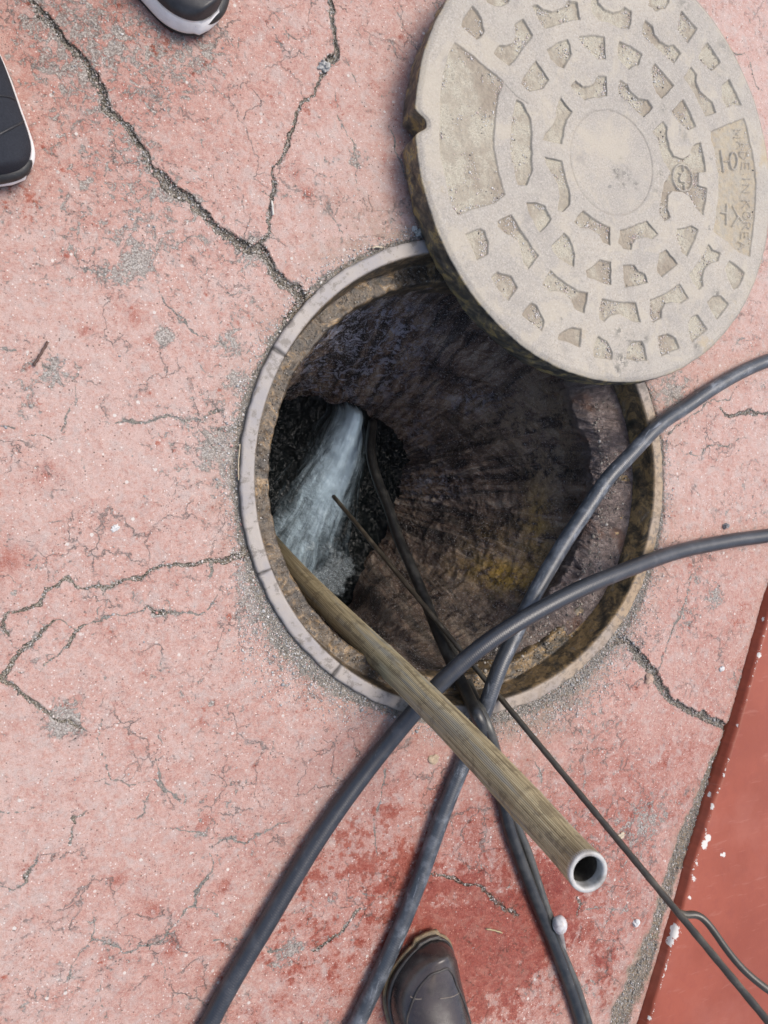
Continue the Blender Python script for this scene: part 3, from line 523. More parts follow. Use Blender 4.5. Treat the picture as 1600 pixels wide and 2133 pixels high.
# ================================================================= LID
LC = np.array([.72805,.50260]); LR = .3266; LZ = .058; LTH = .050
def LP(pts, off=(0,0), sc=1.0): return np.array([P(off[0]+x*sc, off[1]+y*sc, LZ)[:2] for x, y in pts])-LC
Z2, Z3, Z4, Z5, Z6, Z7, Z1, A2 = ((900,0),.21875), ((1200,0),.25), ((1100,200),.25), ((900,80),.1875), ((960,420),.2125), ((1280,440),.2), ((1460,230),.1453), ((830,380),.48125)
RC = [(Z2,[(385,50),(430,100),(475,170),(482,250),(505,295),(470,350),(430,380),(360,320),(285,250),(290,190)]),
 (Z2,[(865,165),(915,250),(965,340),(900,420),(830,520),(790,580),(735,630),(660,570),(590,510),(640,430),(720,425),(780,395),(800,330),(790,230)]),
 (Z2,[(955,50),(1000,40),(1060,85),(1150,105),(1250,70),(1300,0),(1390,20),(1412,190),(1340,190),(1200,235),(1080,275),(1010,180)]),
 (Z2,[(1095,470),(1200,400),(1290,370),(1320,430),(1330,520),(1290,600),(1260,650),(1200,630),(1130,560)]),
 (Z2,[(990,570),(1050,660),(1120,760),(1060,840),(930,875),(850,800),(870,740),(920,670)]),
 (Z2,[(520,0),(530,20),(600,55),(680,60),(735,10),(740,-60),(520,-60)]),
 (Z3,[(180,-40),(190,20),(240,75),(310,105),(370,90),(405,58),(468,95),(462,170),(445,243),(370,230),(290,190),(200,170),(135,120),(130,20),(120,-40)]),
 (Z3,[(30,298),(130,290),(240,298),(250,495),(180,490),(110,430),(50,370),(20,320)]),
 (Z3,[(360,340),(450,380),(555,445),(540,500),(525,540),(480,550),(445,580),(380,520),(350,480),(350,400)]),
 (Z3,[(0,672),(60,720),(120,715),(150,690),(180,630),(256,632),(260,800),(160,815),(68,832),(10,780),(-44,716)]),
 (Z3,[(365,665),(430,700),(450,750),(520,820),(600,830),(645,895),(610,940),(565,975),(510,930),(440,860),(360,800),(355,720)]),
 (Z3,[(655,520),(740,620),(820,710),(770,770),(715,825),(670,770),(640,700),(625,600)]),
 (Z3,[(575,165),(640,210),(655,280),(700,340),(770,375),(815,370),(850,410),(878,440),(840,500),(815,530),(750,470),(680,400),(600,340),(550,280),(560,210)]),
 (Z3,[(880,85),(940,160),(1015,240),(975,300),(935,360),(880,300),(845,240),(860,160)]),
 (Z3,[(620,-40),(600,40),(640,70),(660,95),(710,75),(745,75),(775,20),(780,-40)]),
 (Z3,[(1100,350),(1150,430),(1210,520),(1170,560),(1130,590),(1070,540),(1020,480),(1050,410)]),
 (Z3,[(960,555),(1010,620),(1005,680),(1040,760),(1090,810),(1140,850),(1170,940),(1080,972),(1040,900),(990,780),(950,720),(895,640)]),
 (Z3,[(1280,650),(1320,740),(1385,880),(1310,870),(1260,895),(1220,820),(1215,710)]),
 (Z3,[(890,822),(950,930),(1000,1058),(935,1085),(850,1010),(795,930)]),
 (Z4,[(275,5),(320,70),(370,130),(330,200),(300,290),(285,400),(200,385),(120,365),(140,320),(200,250),(235,180),(245,80)]),
 (Z4,[(140,500),(200,520),(285,540),(300,620),(330,720),(355,830),(350,910),(290,965),(250,950),(265,830),(250,740),(200,640),(150,570)]),
 (Z4,[(1125,205),(1160,260),(1160,340),(1185,440),(1220,500),(1290,520),(1350,490),(1375,410),(1440,380),(1465,500),(1487,635),(1425,635),(1420,740),(1495,765),(1480,900),(1460,995),(1400,930),(1350,840),(1290,800),(1200,790),(1170,830),(1165,940),(1190,1010),(1140,1045),(1095,980),(1110,860),(1140,720),(1190,640),(1130,540),(1100,440),(1080,350),(1035,300)]),
 (Z6,[(640,10),(720,0),(830,40),(890,180),(840,240),(780,305),(740,250),(700,170),(660,90)]),
 (Z6,[(1200,80),(1270,140),(1370,210),(1465,250),(1465,430),(1400,400),(1340,310),(1250,260),(1170,255),(1110,200),(1150,130)]),
 (Z6,[(500,125),(550,210),(640,350),(720,470),(765,525),(720,590),(665,670),(610,600),(590,480),(560,390),(490,330),(410,290),(360,240),(360,185),(430,150)]),
 (Z6,[(190,260),(240,290),(255,360),(275,400),(265,520),(220,550),(160,570),(110,450),(40,320),(110,285)]),
 (Z6,[(1010,300),(1070,360),(1100,430),(1120,520),(1110,640),(1050,610),(960,550),(900,480),(885,430),(960,360)]),
 (Z6,[(360,685),(430,710),(490,725),(530,790),(560,845),(510,920),(470,980),(430,920),(370,860),(330,800),(295,740)]),
 (Z6,[(880,665),(940,730),(1040,810),(1150,875),(1250,890),(1230,1000),(1210,1095),(1120,1060),(1080,960),(1000,890),(930,870),(870,880),(805,810),(840,740)]),
 (Z6,[(1360,565),(1420,580),(1475,590),(1475,820),(1400,800),(1330,770),(1240,740),(1225,680),(1300,630)]),
 (Z6,[(690,985),(750,1020),(780,1090),(820,1170),(800,1275),(720,1210),(600,1110),(640,1040)]),
 (Z6,[(1100,1230),(1190,1250),(1175,1412),(1165,1430),(1060,1380),(945,1350),(970,1290),(1040,1250)]),
 (Z7,[(60,190),(150,170),(250,130),(340,95),(390,160),(455,240),(400,290),(300,270),(220,290),(185,340),(180,400),(100,390),(40,330),(60,260)]),
 (Z7,[(660,180),(730,170),(800,145),(880,195),(850,270),(800,390),(760,470),(700,430),(680,350),(640,270)]),
 (Z7,[(540,395),(600,470),(665,550),(590,610),(500,690),(450,640),(445,580),(470,440)]),
 (Z7,[(90,555),(160,555),(210,555),(250,620),(320,650),(355,745),(250,770),(110,795),(95,700)]),
 (Z7,[(980,340),(1030,400),(1105,435),(1080,520),(1000,540),(940,600),(915,700),(925,780),(880,820),(830,760),(780,660),(850,560),(920,460)]),
 (Z7,[(1195,510),(1270,560),(1360,640),(1330,720),(1290,800),(1240,820),(1190,720),(1150,600)]),
 (Z7,[(680,750),(730,830),(775,910),(700,965),(600,945),(530,970),(495,1030),(495,1110),(400,1165),(370,1080),(370,920),(500,870),(600,810)]),
 (A2,[(880,505),(950,515),(1030,520),(1048,608),(1010,600),(960,570),(920,575),(890,605),(868,590),(872,540)]),
 (Z7,[(860,1070),(910,1140),(970,1230),(900,1290),(810,1370),(780,1280),(770,1160),(800,1100)]),
 (Z7,[(1030,880),(1110,880),(1190,965),(1140,1050),(1070,1130),(1020,1060),(965,950)]),
 (Z7,[(550,1275),(640,1320),(680,1430),(580,1470),(490,1515),(460,1400),(460,1300)]),
 (Z7,[(190,1350),(290,1350),(320,1430),(340,1555),(240,1560),(130,1540),(135,1430)]),
 (A2,[(865,665),(905,690),(928,740),(925,770),(845,755),(848,700)]),
 (Z5,[(940,670),(1000,710),(1045,780),(1095,880),(1110,980),(1110,1150),(1120,1470),(1090,1540),(1060,1630),(950,1630),(915,1450),(880,1330),(870,1180),(880,1000),(900,850)])]
SLOT = (Z5,[(255,35),(340,100),(460,190),(560,280),(680,380),(797,475),(770,570),(740,640),(715,850),(700,1000),(692,1200),(715,1330),(745,1480),(815,1740),(700,1830),(560,1870),(420,1910),(290,1975),(230,1880),(190,1760),(150,1560),(100,1340),(85,1220),(85,1000),(95,600),(120,390),(170,230),(200,130)])
TXT = (Z1,[(140,300),(350,210),(620,100),(650,170),(700,400),(750,620),(785,870),(795,1080),(790,1300),(775,1500),(755,1720),(730,1900),(705,2100),(560,2040),(480,1980),(380,1880),(260,1800),(180,1740),(205,1600),(220,1430),(250,1300),(255,1100),(250,920),(210,720),(190,540),(150,430)])
NR, NT = 270, 1500
rho = np.concatenate([[0.0], np.linspace(.004,1,NR-1)]); tt = np.arange(NT)/NT*2*np.pi
na = math.atan2(*(LP([(868,252)])[0][::-1])); dna = (tt-na+np.pi)%(2*np.pi)-np.pi
notch = .0165*np.exp(-(np.abs(dna)*LR/.0125)**3.2)
edge_r = LR-notch+(fbm(np.cos(tt)*.33,np.sin(tt)*.33,40,4,401)-.5)*.0022
RH, TT = np.meshgrid(rho, tt, indexing='ij'); er = np.repeat(edge_r[None], NR, 0)
RL = RH*LR+(er-LR)*sm(.90,1,RH)*1.0; lx, ly = RL*np.cos(TT), RL*np.sin(TT)
jx = lx+(fbm(lx,ly,120,3,411)-.5)*.0022; jy = ly+(fbm(lx,ly,120,3,421)-.5)*.0022
sd_ = np.full(lx.shape, 1.0)   # signed distance, negative inside a recess
def sdpoly(poly, x, y):
    d = np.full(x.shape, 9.); ins = np.zeros(x.shape, bool); n = len(poly)
    for k in range(n):
        a, b = poly[k], poly[(k+1)%n]; ab = b-a; t = np.clip(((x-a[0])*ab[0]+(y-a[1])*ab[1])/(ab@ab), 0, 1)
        d = np.minimum(d, np.hypot(x-a[0]-t*ab[0], y-a[1]-t*ab[1]))
        c = ((a[1] > y) != (b[1] > y)) & (x < (b[0]-a[0])*(y-a[1])/(b[1]-a[1]+1e-12)+a[0]); ins ^= c
    return np.where(ins, -d, d)
def region(poly, pad=.006):
    return (jx > poly[:,0].min()-pad)&(jx < poly[:,0].max()+pad)&(jy > poly[:,1].min()-pad)&(jy < poly[:,1].max()+pad)
for (of,sc),pts in RC+[SLOT,TXT]:
    po = LP(pts, of, sc); k = region(po); sd_[k] = np.minimum(sd_[k], sdpoly(po, jx[k], jy[k]))
slotp = LP(SLOT[1], *SLOT[0]); txtp = LP(TXT[1], *TXT[0])
raised = np.zeros(lx.shape)
def stroke(pts, hw_, of, sc, amt=1.0):
    q = LP(pts, of, sc)
    for a, b in zip(q[:-1], q[1:]):
        k = (lx > min(a[0],b[0])-.006)&(lx < max(a[0],b[0])+.006)&(ly > min(a[1],b[1])-.006)&(ly < max(a[1],b[1])+.006); ab = b-a
        x, y = lx[k], ly[k]; t = np.clip(((x-a[0])*ab[0]+(y-a[1])*ab[1])/(ab@ab+1e-12),0,1)
        raised[k] = np.maximum(raised[k], amt*(1-sm(hw_*.55,hw_*1.25,np.hypot(x-a[0]-t*ab[0], y-a[1]-t*ab[1]))))
ell = lambda cx,cy,rx,ry,n=28: [(cx+rx*math.cos(2*math.pi*k/n), cy+ry*math.sin(2*math.pi*k/n)) for k in range(n+1)]
# the two large raised syllables, read with the page turned a quarter: a circle over a bar, and a peaked roof over a bar
stroke([(285,575),(330,875)], .0017, *Z1); stroke([(345,728),(405,724)], .0013, *Z1, .8); stroke(ell(470,722,52,125), .0017, *Z1)
stroke([(378,1340),(368,1625)], .0017, *Z1); stroke([(300,1462),(372,1475)], .0015, *Z1)
stroke([(465,1370),(530,1500),(590,1570)], .0016, *Z1); stroke([(462,1650),(545,1515)], .0016, *Z1)
GL = {'M':[[(0,0),(0,1),(.5,.35),(1,1),(1,0)]],'A':[[(0,0),(.5,1),(1,0)],[(.22,.38),(.78,.38)]],'D':[[(0,0),(0,1),(.55,1),(1,.7),(1,.3),(.55,0),(0,0)]],'E':[[(1,0),(0,0),(0,1),(1,1)],[(0,.52),(.8,.52)]],'I':[[(.5,0),(.5,1)]],
 'N':[[(0,0),(0,1),(1,0),(1,1)]],'K':[[(0,0),(0,1)],[(1,1),(0,.45)],[(.3,.62),(1,0)]],'O':[[(.5,0),(.1,.2),(0,.5),(.1,.8),(.5,1),(.9,.8),(1,.5),(.9,.2),(.5,0)]],'R':[[(0,0),(0,1),(.75,1),(1,.78),(.75,.52),(0,.5)],[(.5,.5),(1,0)]]}
for chh, y0, hh, x0, ww_ in [('M',275,105,485,100),('A',440,100,530,105),('D',590,95,565,105),('E',745,95,590,110),('I',950,60,605,110),('N',1065,105,605,105),('K',1290,100,600,110),('O',1450,110,615,105),('R',1600,95,610,110),('E',1740,95,585,105),('A',1880,105,550,105)]:
    for s_ in GL[chh]: stroke([(x0+gy_*ww_, y0+gx_*hh) for gx_, gy_ in s_], .00095, *Z1, .85)
# maker's ring beside the centre plate
em = LP([(1295,680)], *Z4)[0]; dem = np.hypot((lx-em[0]), (ly-em[1])); erad = .0205
raised = np.where(dem < erad*.93, raised, raised); ringm = np.exp(-((dem-erad)/.0016)**2); inem = dem < erad
sd_ = np.where(dem < erad+.002, np.minimum(sd_, -(.004)), sd_); raised = np.maximum(raised, np.clip(ringm*1.3,0,1))
stroke([(1262,640),(1290,648),(1264,682),(1275,712),(1312,716),(1303,745)], .0013, *Z4); stroke([(1297,578),(1300,620)], .0014, *Z4); stroke([(1308,745),(1310,785)], .0014, *Z4)
rec = 1-sm(-.0017, .0004, sd_)                          # 1 inside
insl = 1-sm(-.001,.001,sdpoly(slotp, jx, jy)); intx = 1-sm(-.001,.001,sdpoly(txtp, jx, jy))
depth = rec*(.0022+.0012*fbm(lx,ly,25,3,431)-.0010*insl-.0008*intx)
rc = np.hypot(lx-0, ly-0); cc = LP([(1276,339)])[0]; r_in = np.hypot(lx-cc[0], ly-cc[1]); rc0 = .0765
groove = np.exp(-((r_in-rc0)/.0011)**2)*.0011+.0006*(r_in < rc0)
q = LP([(797,500),(930,640),(1060,720)], *Z5)
gl = np.zeros(lx.shape)
for a, b in zip(q[:-1],q[1:]):
    ab = b-a; t = np.clip(((jx-a[0])*ab[0]+(jy-a[1])*ab[1])/(ab@ab),0,1); gl = np.maximum(gl, np.exp(-(np.hypot(jx-a[0]-t*ab[0],jy-a[1]-t*ab[1])/.0011)**2))
zt = LZ-depth+rec*raised*.0027-groove-gl*.001+(fbm(lx,ly,16,3,441)-.5)*.0012+(fbm(lx,ly,200,3,451)-.5)*(.0006+.0016*rec)
bev = sm(.975,1,RH); zt = zt-bev*.0022
edge_a = np.exp(-((sd_+.0006)/.0007)**2)*.5+np.exp(-((r_in-rc0)/.001)**2)*.5+gl*.5
tv = np.stack([LC[0]+lx, LC[1]+ly, zt], -1)
stn_ = np.zeros(lx.shape)
for u,v,r_,a in [(1284,353,7,1),(1286,365,6,.9),(1306,363,9,1),(1297,385,7,.9),(1326,386,6,.9),(1293,330,5,.8),(1377,366,8,.8),(1382,225,7,.8),(1425,282,8,.7),(1310,705,10,.9),(1290,690,9,.8),(1295,750,14,1),(1285,770,10,.9),(1345,705,7,.7),(1493,612,8,.9),(1452,722,7,.8),(1510,100,16,.5),(1500,150,12,.5),(1425,10,14,.6),(1560,590,6,.7),(990,170,6,.6),(1370,395,9,.5)]:
    c = P(u,v,LZ)[:2]-LC; R_ = r_/1300; stn_ = np.maximum(stn_, a*np.exp(-((jx-c[0])**2+(jy-c[1])**2)/(1.3*R_*R_)))
# side wall, tapered, crusty
ns_ = 26; sd2 = []
for k in range(1, ns_+1):
    t = k/ns_; xs_, ys_ = np.cos(tt)*.33+t*.05, np.sin(tt)*.33-t*.03
    rr_ = edge_r+.0008*(t < .1)-.002*t+.002*math.sin(t*3.14)+(fbm(xs_,ys_,60,4,461)-.5)*.007*min(1,t*3)
    sd2.append(np.stack([LC[0]+rr_*np.cos(tt), LC[1]+rr_*np.sin(tt), LZ-.0022-(LTH-.004)*t+0*tt], -1))
bot = [np.stack([LC[0]+q_*np.cos(tt), LC[1]+q_*np.sin(tt), LZ-LTH+0*tt], -1) for q_ in (.300,.2,.1,.001)]
lv = np.concatenate([tv.reshape(-1,3), np.array(sd2).reshape(-1,3), np.array(bot).reshape(-1,3)])
nring = NR+ns_+4; z_ = lambda n: np.zeros(n*NT)
at = dict(recess=np.concatenate([(rec*(1-raised*.75)).ravel(), z_(ns_+4)]), edge=np.concatenate([np.clip(edge_a,0,1).ravel(), z_(ns_+4)]),
          side=np.concatenate([(sm(.988,1,RH)*.4).ravel(), np.ones((ns_+4)*NT)]), rim=np.concatenate([sm(.6,1,RH).ravel(), z_(ns_+4)]), text=np.concatenate([intx.ravel()*.7, z_(ns_+4)]), stain=np.concatenate([stn_.ravel(), z_(ns_+4)]))
lid = mesh('cast_iron_cover', lv, gridF(nring, NT, True), LM, at)
tag(lid, 'heavy round cast iron manhole lid with dusty recesses dragged aside over the opening', 'manhole cover')
# sand and crumbs caught in the recesses
cl = fbm(lx,ly,45,3,471); leftbias = np.zeros(lx.shape)
sh_ = .0055; ks = (sd_ < -.0012)
ang_c = np.zeros(lx.shape); pr = ks*np.clip(cl-.46,0,1)**1.3*RH*(1-raised)
gxn = np.gradient(sd_, axis=0); near = np.exp(-((sd_+.003)/.003)**2); pr = pr*(.25+near)*(1-.8*intx)
pr = (pr/pr.sum()).ravel(); id2 = rng.choice(len(pr), 5200, p=pr); s2 = np.clip(rng.lognormal(-7.25,.4,len(id2)),.0003,.0018)
tone2 = np.where(rng.random(len(id2)) < .75, rng.uniform(.78,.90,len(id2)), rng.uniform(.05,.6,len(id2)))
tag(stones('sand', np.column_stack([tv.reshape(-1,3)[id2][:,:2], tv.reshape(-1,3)[id2][:,2]+s2*.3]), s2, tone2, STONE), 'pale sand grains caught in the recesses of the manhole lid', 'sand', kind='stuff')
# clods on the frame ledge and crust
tc3 = rng.uniform(-1.5,.5,1500); rc3 = rng.uniform(.262,.327,1500); s3 = np.clip(rng.lognormal(-6.7,.5,1500),.0006,.006)
tl = rng.uniform(.5,4.8,1500); rl = rng.uniform(.303,.326,1500); s4 = np.clip(rng.lognormal(-7.1,.4,1500),.0004,.002)
pp_ = np.column_stack([C[0]+np.r_[rc3*np.cos(tc3),rl*np.cos(tl)], C[1]+np.r_[rc3*np.sin(tc3),rl*np.sin(tl)], np.r_[-.044+rng.uniform(-.002,.004,1500), -.0445+0*tl]])
tag(stones('sludge_crumbs', pp_, np.r_[s3*.8,s4], rng.beta(1.3,4,3000), mat_stone('crumb')), 'dark crumbs of dried sludge on the inner ledge of the manhole frame', 'sludge', kind='stuff')

# ================================================================= HOSES, ROD, PIPE
HM1 = mat_hose('black_hose_rubber', (.045,.052,.062), (.27,.29,.32), .55, True, .45)
HM2 = mat_hose('charcoal_hose_rubber', (.028,.031,.038), (.14,.145,.16), .66, True, .25)
HM3 = mat_hose('thin_black_rubber', (.012,.012,.012), (.11,.105,.09), .62, False, .35)
HM4 = mat_hose('grey_cable_sheath', (.06,.058,.05), (.16,.15,.125), .55, False, .5)
HM5 = mat_hose('brown_rod_metal', (.055,.045,.032), (.20,.175,.13), .56, False, .5)
hA = PP([(1790,690,.0135),(1690,722,.0135),(1594,753,.0135),(1536,779,.0135),(1477,814,.014),(1419,855,.016),(1386,874,.020),(1352,905,.024),(1305,957,.027),(1265,996,.028),(1217,1070,.028),(1187,1111,.027),(1143,1185,.024),(1119,1226,.023),(1096,1270,.023),(1072,1325,.024),(1049,1370,.026),(1032,1410,.029),(1018,1455,.028),(1005,1497,.022),(983,1548,.0145),(958,1605,.0135),(927,1682,.0135),(899,1762,.0135),(872,1837,.0135),(843,1912,.0135),(811,1987,.0135),(777,2062,.0135),(743,2133,.0135),(700,2225,.0135),(640,2340,.0135)])
oA = tube('suction_hose', smooth_path(crom(hA,.004),60), .0118, HM1, 32)
tag(oA, 'thick scuffed blue-black hose running straight past the boot, under the other thick hose', 'hose')
hB = PP([(1800,1085,.0135),(1700,1100,.0135),(1600,1116,.0135),(1536,1124,.0135),(1477,1135,.016),(1419,1147,.022),(1360,1166,.032),(1300,1189,.045),(1230,1217,.056),(1160,1251,.062),(1089,1290,.064),(1035,1324,.061),(984,1361,.055),(944,1397,.047),(902,1438,.037),(855,1492,.024),(800,1558,.0155),(760,1610,.014),(722,1660,.0135),(670,1735,.0135),(610,1831,.0135),(555,1926,.0135),(496,2022,.0135),(446,2113,.0135),(395,2215,.0135),(350,2310,.0135)])
oB = tube('jetting_hose', smooth_path(crom(hB,.004),60), .0123, HM2, 32)
tag(oB, 'thick charcoal ribbed hose arching across the manhole from right edge to bottom left', 'hose')
hC = PP([(776,880,-0.456),(773,905,-0.426),(771,930,-0.410),(774,957,-0.395),(782,986,-0.380),(793,1018,-0.361),(810,1059,-0.334),(830,1122,-0.296),(856,1179,-0.251),(885,1248,-0.198),(913,1319,-0.137),(934,1365,-0.091),(955,1410,-0.046),(975,1450,.0),(992,1487,.046),(1010,1525,.042),(1030,1590,.022),(1046,1660,.0105),(1062,1728,.0085),(1094,1819,.0085),(1124,1894,.0085),(1150,1957,.0085),(1178,2030,.0085),(1203,2105,.0085),(1232,2200,.0085),(1260,2290,.0085)])
pc = smooth_path(crom(hC,.004),14)

oC = tube('jet_line', pc, .0098, HM3, 24)
tag(oC, 'slim black hose curving down into the gushing water', 'hose')
pr_ = crom(PP([(930,1330,-.17),(950,1368,-.125),(975,1420,-.05),(1000,1475,.03),(1021,1522,.052),(1040,1585,.030),(1060,1660,.012),(1078,1722,.007),(1100,1775,.0068),(1124,1850,.0068),(1150,1925,.0068),(1172,1985,.0068),(1201,2055,.0068),(1226,2133,.0068),(1250,2210,.0068),(1280,2300,.0068)]),.004)
oD = tube('grey_cable', smooth_path(pr_,14), .0068, HM4, 20)
tag(oD, 'thin dull grey cable lying against the slim black hose', 'cable')
# lifting rod with a side hook, held up out of the shaft
r0_, r1_ = P(700,1040,-.43), P(1045,1457,.0135); dr = r1_-r0_
rod = tube('hook_rod', np.array([r0_+dr*t for t in np.linspace(-.02,2.05,160)]), .0043, HM5, 16, radf=lambda L,t: 1+.05*np.sin(L*260))
def onrod(u):   # rod height at an image column
    best_ = min(np.linspace(0,2.0,800), key=lambda t: abs(Qa((r0_+dr*t)[None])[0][0]-u)); return (r0_+dr*best_)
zz0 = onrod(1412)[2]
hk = np.vstack([onrod(1410)[None], PP([(1424,1908,zz0+.003),(1444,1903,zz0+.006),(1462,1910,zz0+.010),(1483,1934,zz0+.018),(1512,1976,zz0+.032),(1545,2016,zz0+.046),(1580,2047,zz0+.058),(1625,2080,zz0+.072),(1680,2120,zz0+.09)])])
tag(rod, 'long thin brown metal rod with a bent side hook, reaching to the bottom right', 'rod')
tube('hook', smooth_path(crom(hk,.003),6), .0042, HM5, 16, parent=rod)
# ribbed pipe
p0, p1 = P(600,1168,-.388), P(1225,1816,.374)
pd = (p1-p0)/np.linalg.norm(p1-p0); LP_ = np.linalg.norm(p1-p0)+.16; p0 = p0-pd*.16; PR = .0202
bend = np.cross(pd,[0,0,1]); bend /= np.linalg.norm(bend)
ts = np.linspace(0,1,360); path = np.array([p0+pd*LP_*t+bend*.005*math.sin(math.pi*t*2)-np.array([0,0,.004])*math.sin(math.pi*t) for t in ts]); path += p1-path[-1]
vw = np.array([0,0,H])-p1; vw /= np.linalg.norm(vw); kb = 1-.055/LP_
path = np.array([q_ if t < kb else q_ for q_, t in zip(path, ts)]); nb = int((1-kb)*360); dcur = path[-nb]-path[-nb-1]; stp = np.linalg.norm(dcur); dcur /= stp; pq = [path[-nb-1]]
for k_ in range(nb):
    f_ = (k_+1)/nb; dv = dcur*(1-.42*f_)+vw*.42*f_; dv /= np.linalg.norm(dv); pq.append(pq[-1]+dv*stp)
path = np.vstack([path[:-nb], pq[1:]]); path += (p1-path[-1])[None]*np.linspace(0,1,len(path))[:,None]**2
rfun = lambda L,t: (1+.009*np.sin(60*t))*(1+.035*np.exp(-((L-(LP_-.100))/.004)**2)+.02*np.exp(-((L-LP_*.55)/.006)**2)-.04*sm(LP_-.09,LP_-.05,L)+.035*sm(LP_-.03,LP_,L))
PM = mat_pipe(); pe = empty('ribbed_pipe', P(870,1480,.03))
pipe = adopt(tube('pipe_body', path, PR, PM, 360, radf=rfun, caps=False), pe)
tag(pe, 'long tan ribbed pipe leaning out of the manhole, its pale open end up', 'pipe')
# rim and bore: lathe round the axis at the end
ed = path[-1]-path[-4]; ed /= np.linalg.norm(ed); e1 = np.cross(ed,[0,0,1]); e1 /= np.linalg.norm(e1); e2 = np.cross(ed,e1)
def lathe_at(name, prof_, mat, n=96, ell=1.0):
    th_ = np.arange(n)/n*2*np.pi; V = []
    for r, d in prof_:
        for t in th_: V.append(path[-1]+ed*d+e1*r*math.cos(t)*(1+(ell-1)*.5)+e2*r*math.sin(t))
    return mesh(name, V, gridF(len(prof_), n, True), mat)
rimm = M('pale_pvc'); rimm = rimm.set(rimm.mix(rimm.mr(rimm.noise(90,4), .4,.7), (.56,.55,.52), (.32,.30,.27)), .45, None, .5)
adopt(lathe_at('pipe_rim', [(.0198,-.006),(.0202,-.001),(.0199,.0006),(.0190,.0014),(.0168,.0014),(.0155,.0006),(.0150,-.002),(.0150,-.012)], rimm), pe)
adopt(lathe_at('pipe_bore', [(.0148,-.010),(.0145,-.05),(.0142,-.07),(.001,-.072)], mat_simple('dark_bore', (.045,.04,.034), (.12,.11,.09), 120, .5)), pe)  # inside of the pipe end, darker in colour than the rim

# ================================================================= FOOTWEAR
def shoe(kind, tip, ang_, mats, Ln=.285, Wd=.112, sole_h=.026, boot=False, og=0.0, flip=1, heights=None, wall=.004):
    root = empty(kind, (tip[0], tip[1], 0)); ca, sa = math.cos(ang_), math.sin(ang_)
    def W_(x, y, z): return np.stack([tip[0]+(-x)*ca-y*sa, tip[1]+(-x)*sa+y*ca, z], -1)   # x = distance back from the tip, y = left
    s = np.linspace(0,1,90); s = (1-np.cos(s*np.pi))/2*.5+s*.5
    half = Wd/2*np.sqrt(np.clip(1-(1-np.clip(s/.30,0,1))**2.3,0,1))*(1-.17*sm(.32,.62,s))*(1+.04*sm(.7,.9,s))*np.sqrt(np.clip(1-np.clip((s-.87)/.13,0,1)**2.4,0,1)); half = np.maximum(half, .0006)
    mid = flip*.012*np.sin(np.clip(s/.5,0,1)*np.pi)*(1-s)-flip*.006*(1-sm(0,.25,s)); x = s*Ln
    # outsole / midsole : stacked outlines
    def slab(name, lays, m, par):
        V, n = [], len(s); 
        for z, grow, lift in lays:
            zl = z+lift*(1-sm(0,.16,s)); hy = np.maximum(half+grow*np.minimum(1,half/.01), .0004); xo = x+grow*np.where(s<.5,-1,1)*(np.abs(s-.5)>.49)
            up = W_(xo, mid+hy, zl); dn = W_(xo, mid-hy, zl); V.append(np.concatenate([up, dn[::-1]]))
        nv = 2*n; F = [tuple(q_) for q_ in gridF(len(V), nv, True)]
        for lay, rv in ((0,True),(len(V)-1,False)):
            for k_ in range(n-1):
                a, b, c, d = lay*nv+k_, lay*nv+k_+1, lay*nv+nv-2-k_, lay*nv+nv-1-k_
                F.append((a,b,c,d) if rv else (d,c,b,a))
        return adopt(mesh(name, np.concatenate(V), F, m), par)
    sp = .008
    slab('outsole', [(0,-.001,sp),(.001,.0012+og,sp),(.0065,.0018+og,sp),(.0068,.0006,sp)], mats['out'], root)
    slab('midsole', [(.0072,-.001,sp),(.008,.003,sp),(.013,.0042,sp),(.018,.0034,sp*.8),(sole_h-.002,.0026,sp*.6),(sole_h,.0006,sp*.6)], mats['sole'], root)
    # upper
    nph = 64; ph = np.linspace(0,np.pi,nph); top = heights(s); V = []
    for k_ in range(len(s)):
        e = .86; cyv = np.sign(np.cos(ph))*np.abs(np.cos(ph))**e; szv = np.abs(np.sin(ph))**.8
        hh = half[k_]; zb = sole_h-.003+sp*.6*(1-sm(0,.16,s[k_])); V.append(W_(np.full(nph, x[k_]), mid[k_]+cyv*hh*1.02, zb+szv*(top[k_]-zb)*min(1,(hh/.02))))
    V = np.array(V); up = adopt(mesh('upper', V.reshape(-1,3), gridF(len(s), nph)[:, ::flip], mats['upper']), root)
    def seam(sel, off=.0008, r=.0009, name='seam', m=None):   # line of stitching across the upper at chosen (s,phi)
        pts = []
        for sv_, pv in sel:
            i_ = int(np.clip(np.searchsorted(s, sv_),1,len(s)-2)); j_ = int(np.clip(pv/np.pi*(nph-1),1,nph-2)); a = V[i_,j_]; 
            n_ = np.cross(V[i_+1,j_]-V[i_-1,j_], V[i_,j_+1]-V[i_,j_-1]); n_ /= np.linalg.norm(n_)+1e-9
            if n_[2] < 0: n_ = -n_
            pts.append(a+n_*off)
        adopt(tube(name, smooth_path(crom(pts,.002),6), r, m or mats['seam'], 10), root)
    return root, seam, V, s, x, (mid, half)
fab = mat_simple('navy_mesh_fabric', (.020,.023,.032), (.032,.036,.048), 500, .75, .8, .0008, .3)
lea = mat_simple('black_leather', (.018,.018,.021), (.035,.035,.038), 120, .42, .3, .0008)
M.dim = 1.0
whi = mat_simple('white_foam_sole', (.78,.77,.74), (.68,.66,.62), 50, .6, .3, .0008)
M.dim = .72
blk = mat_simple('black_rubber', (.018,.018,.018), (.03,.03,.03), 90, .5, .4, .001)
tro = mat_simple('dark_trouser_cloth', (.03,.032,.04), (.05,.05,.06), 200, .9, .6, .001, .2)
sh_h = lambda s: .056+.030*sm(.12,.45,s)+.045*sm(.42,.62,s)-.012*sm(.85,1,s)
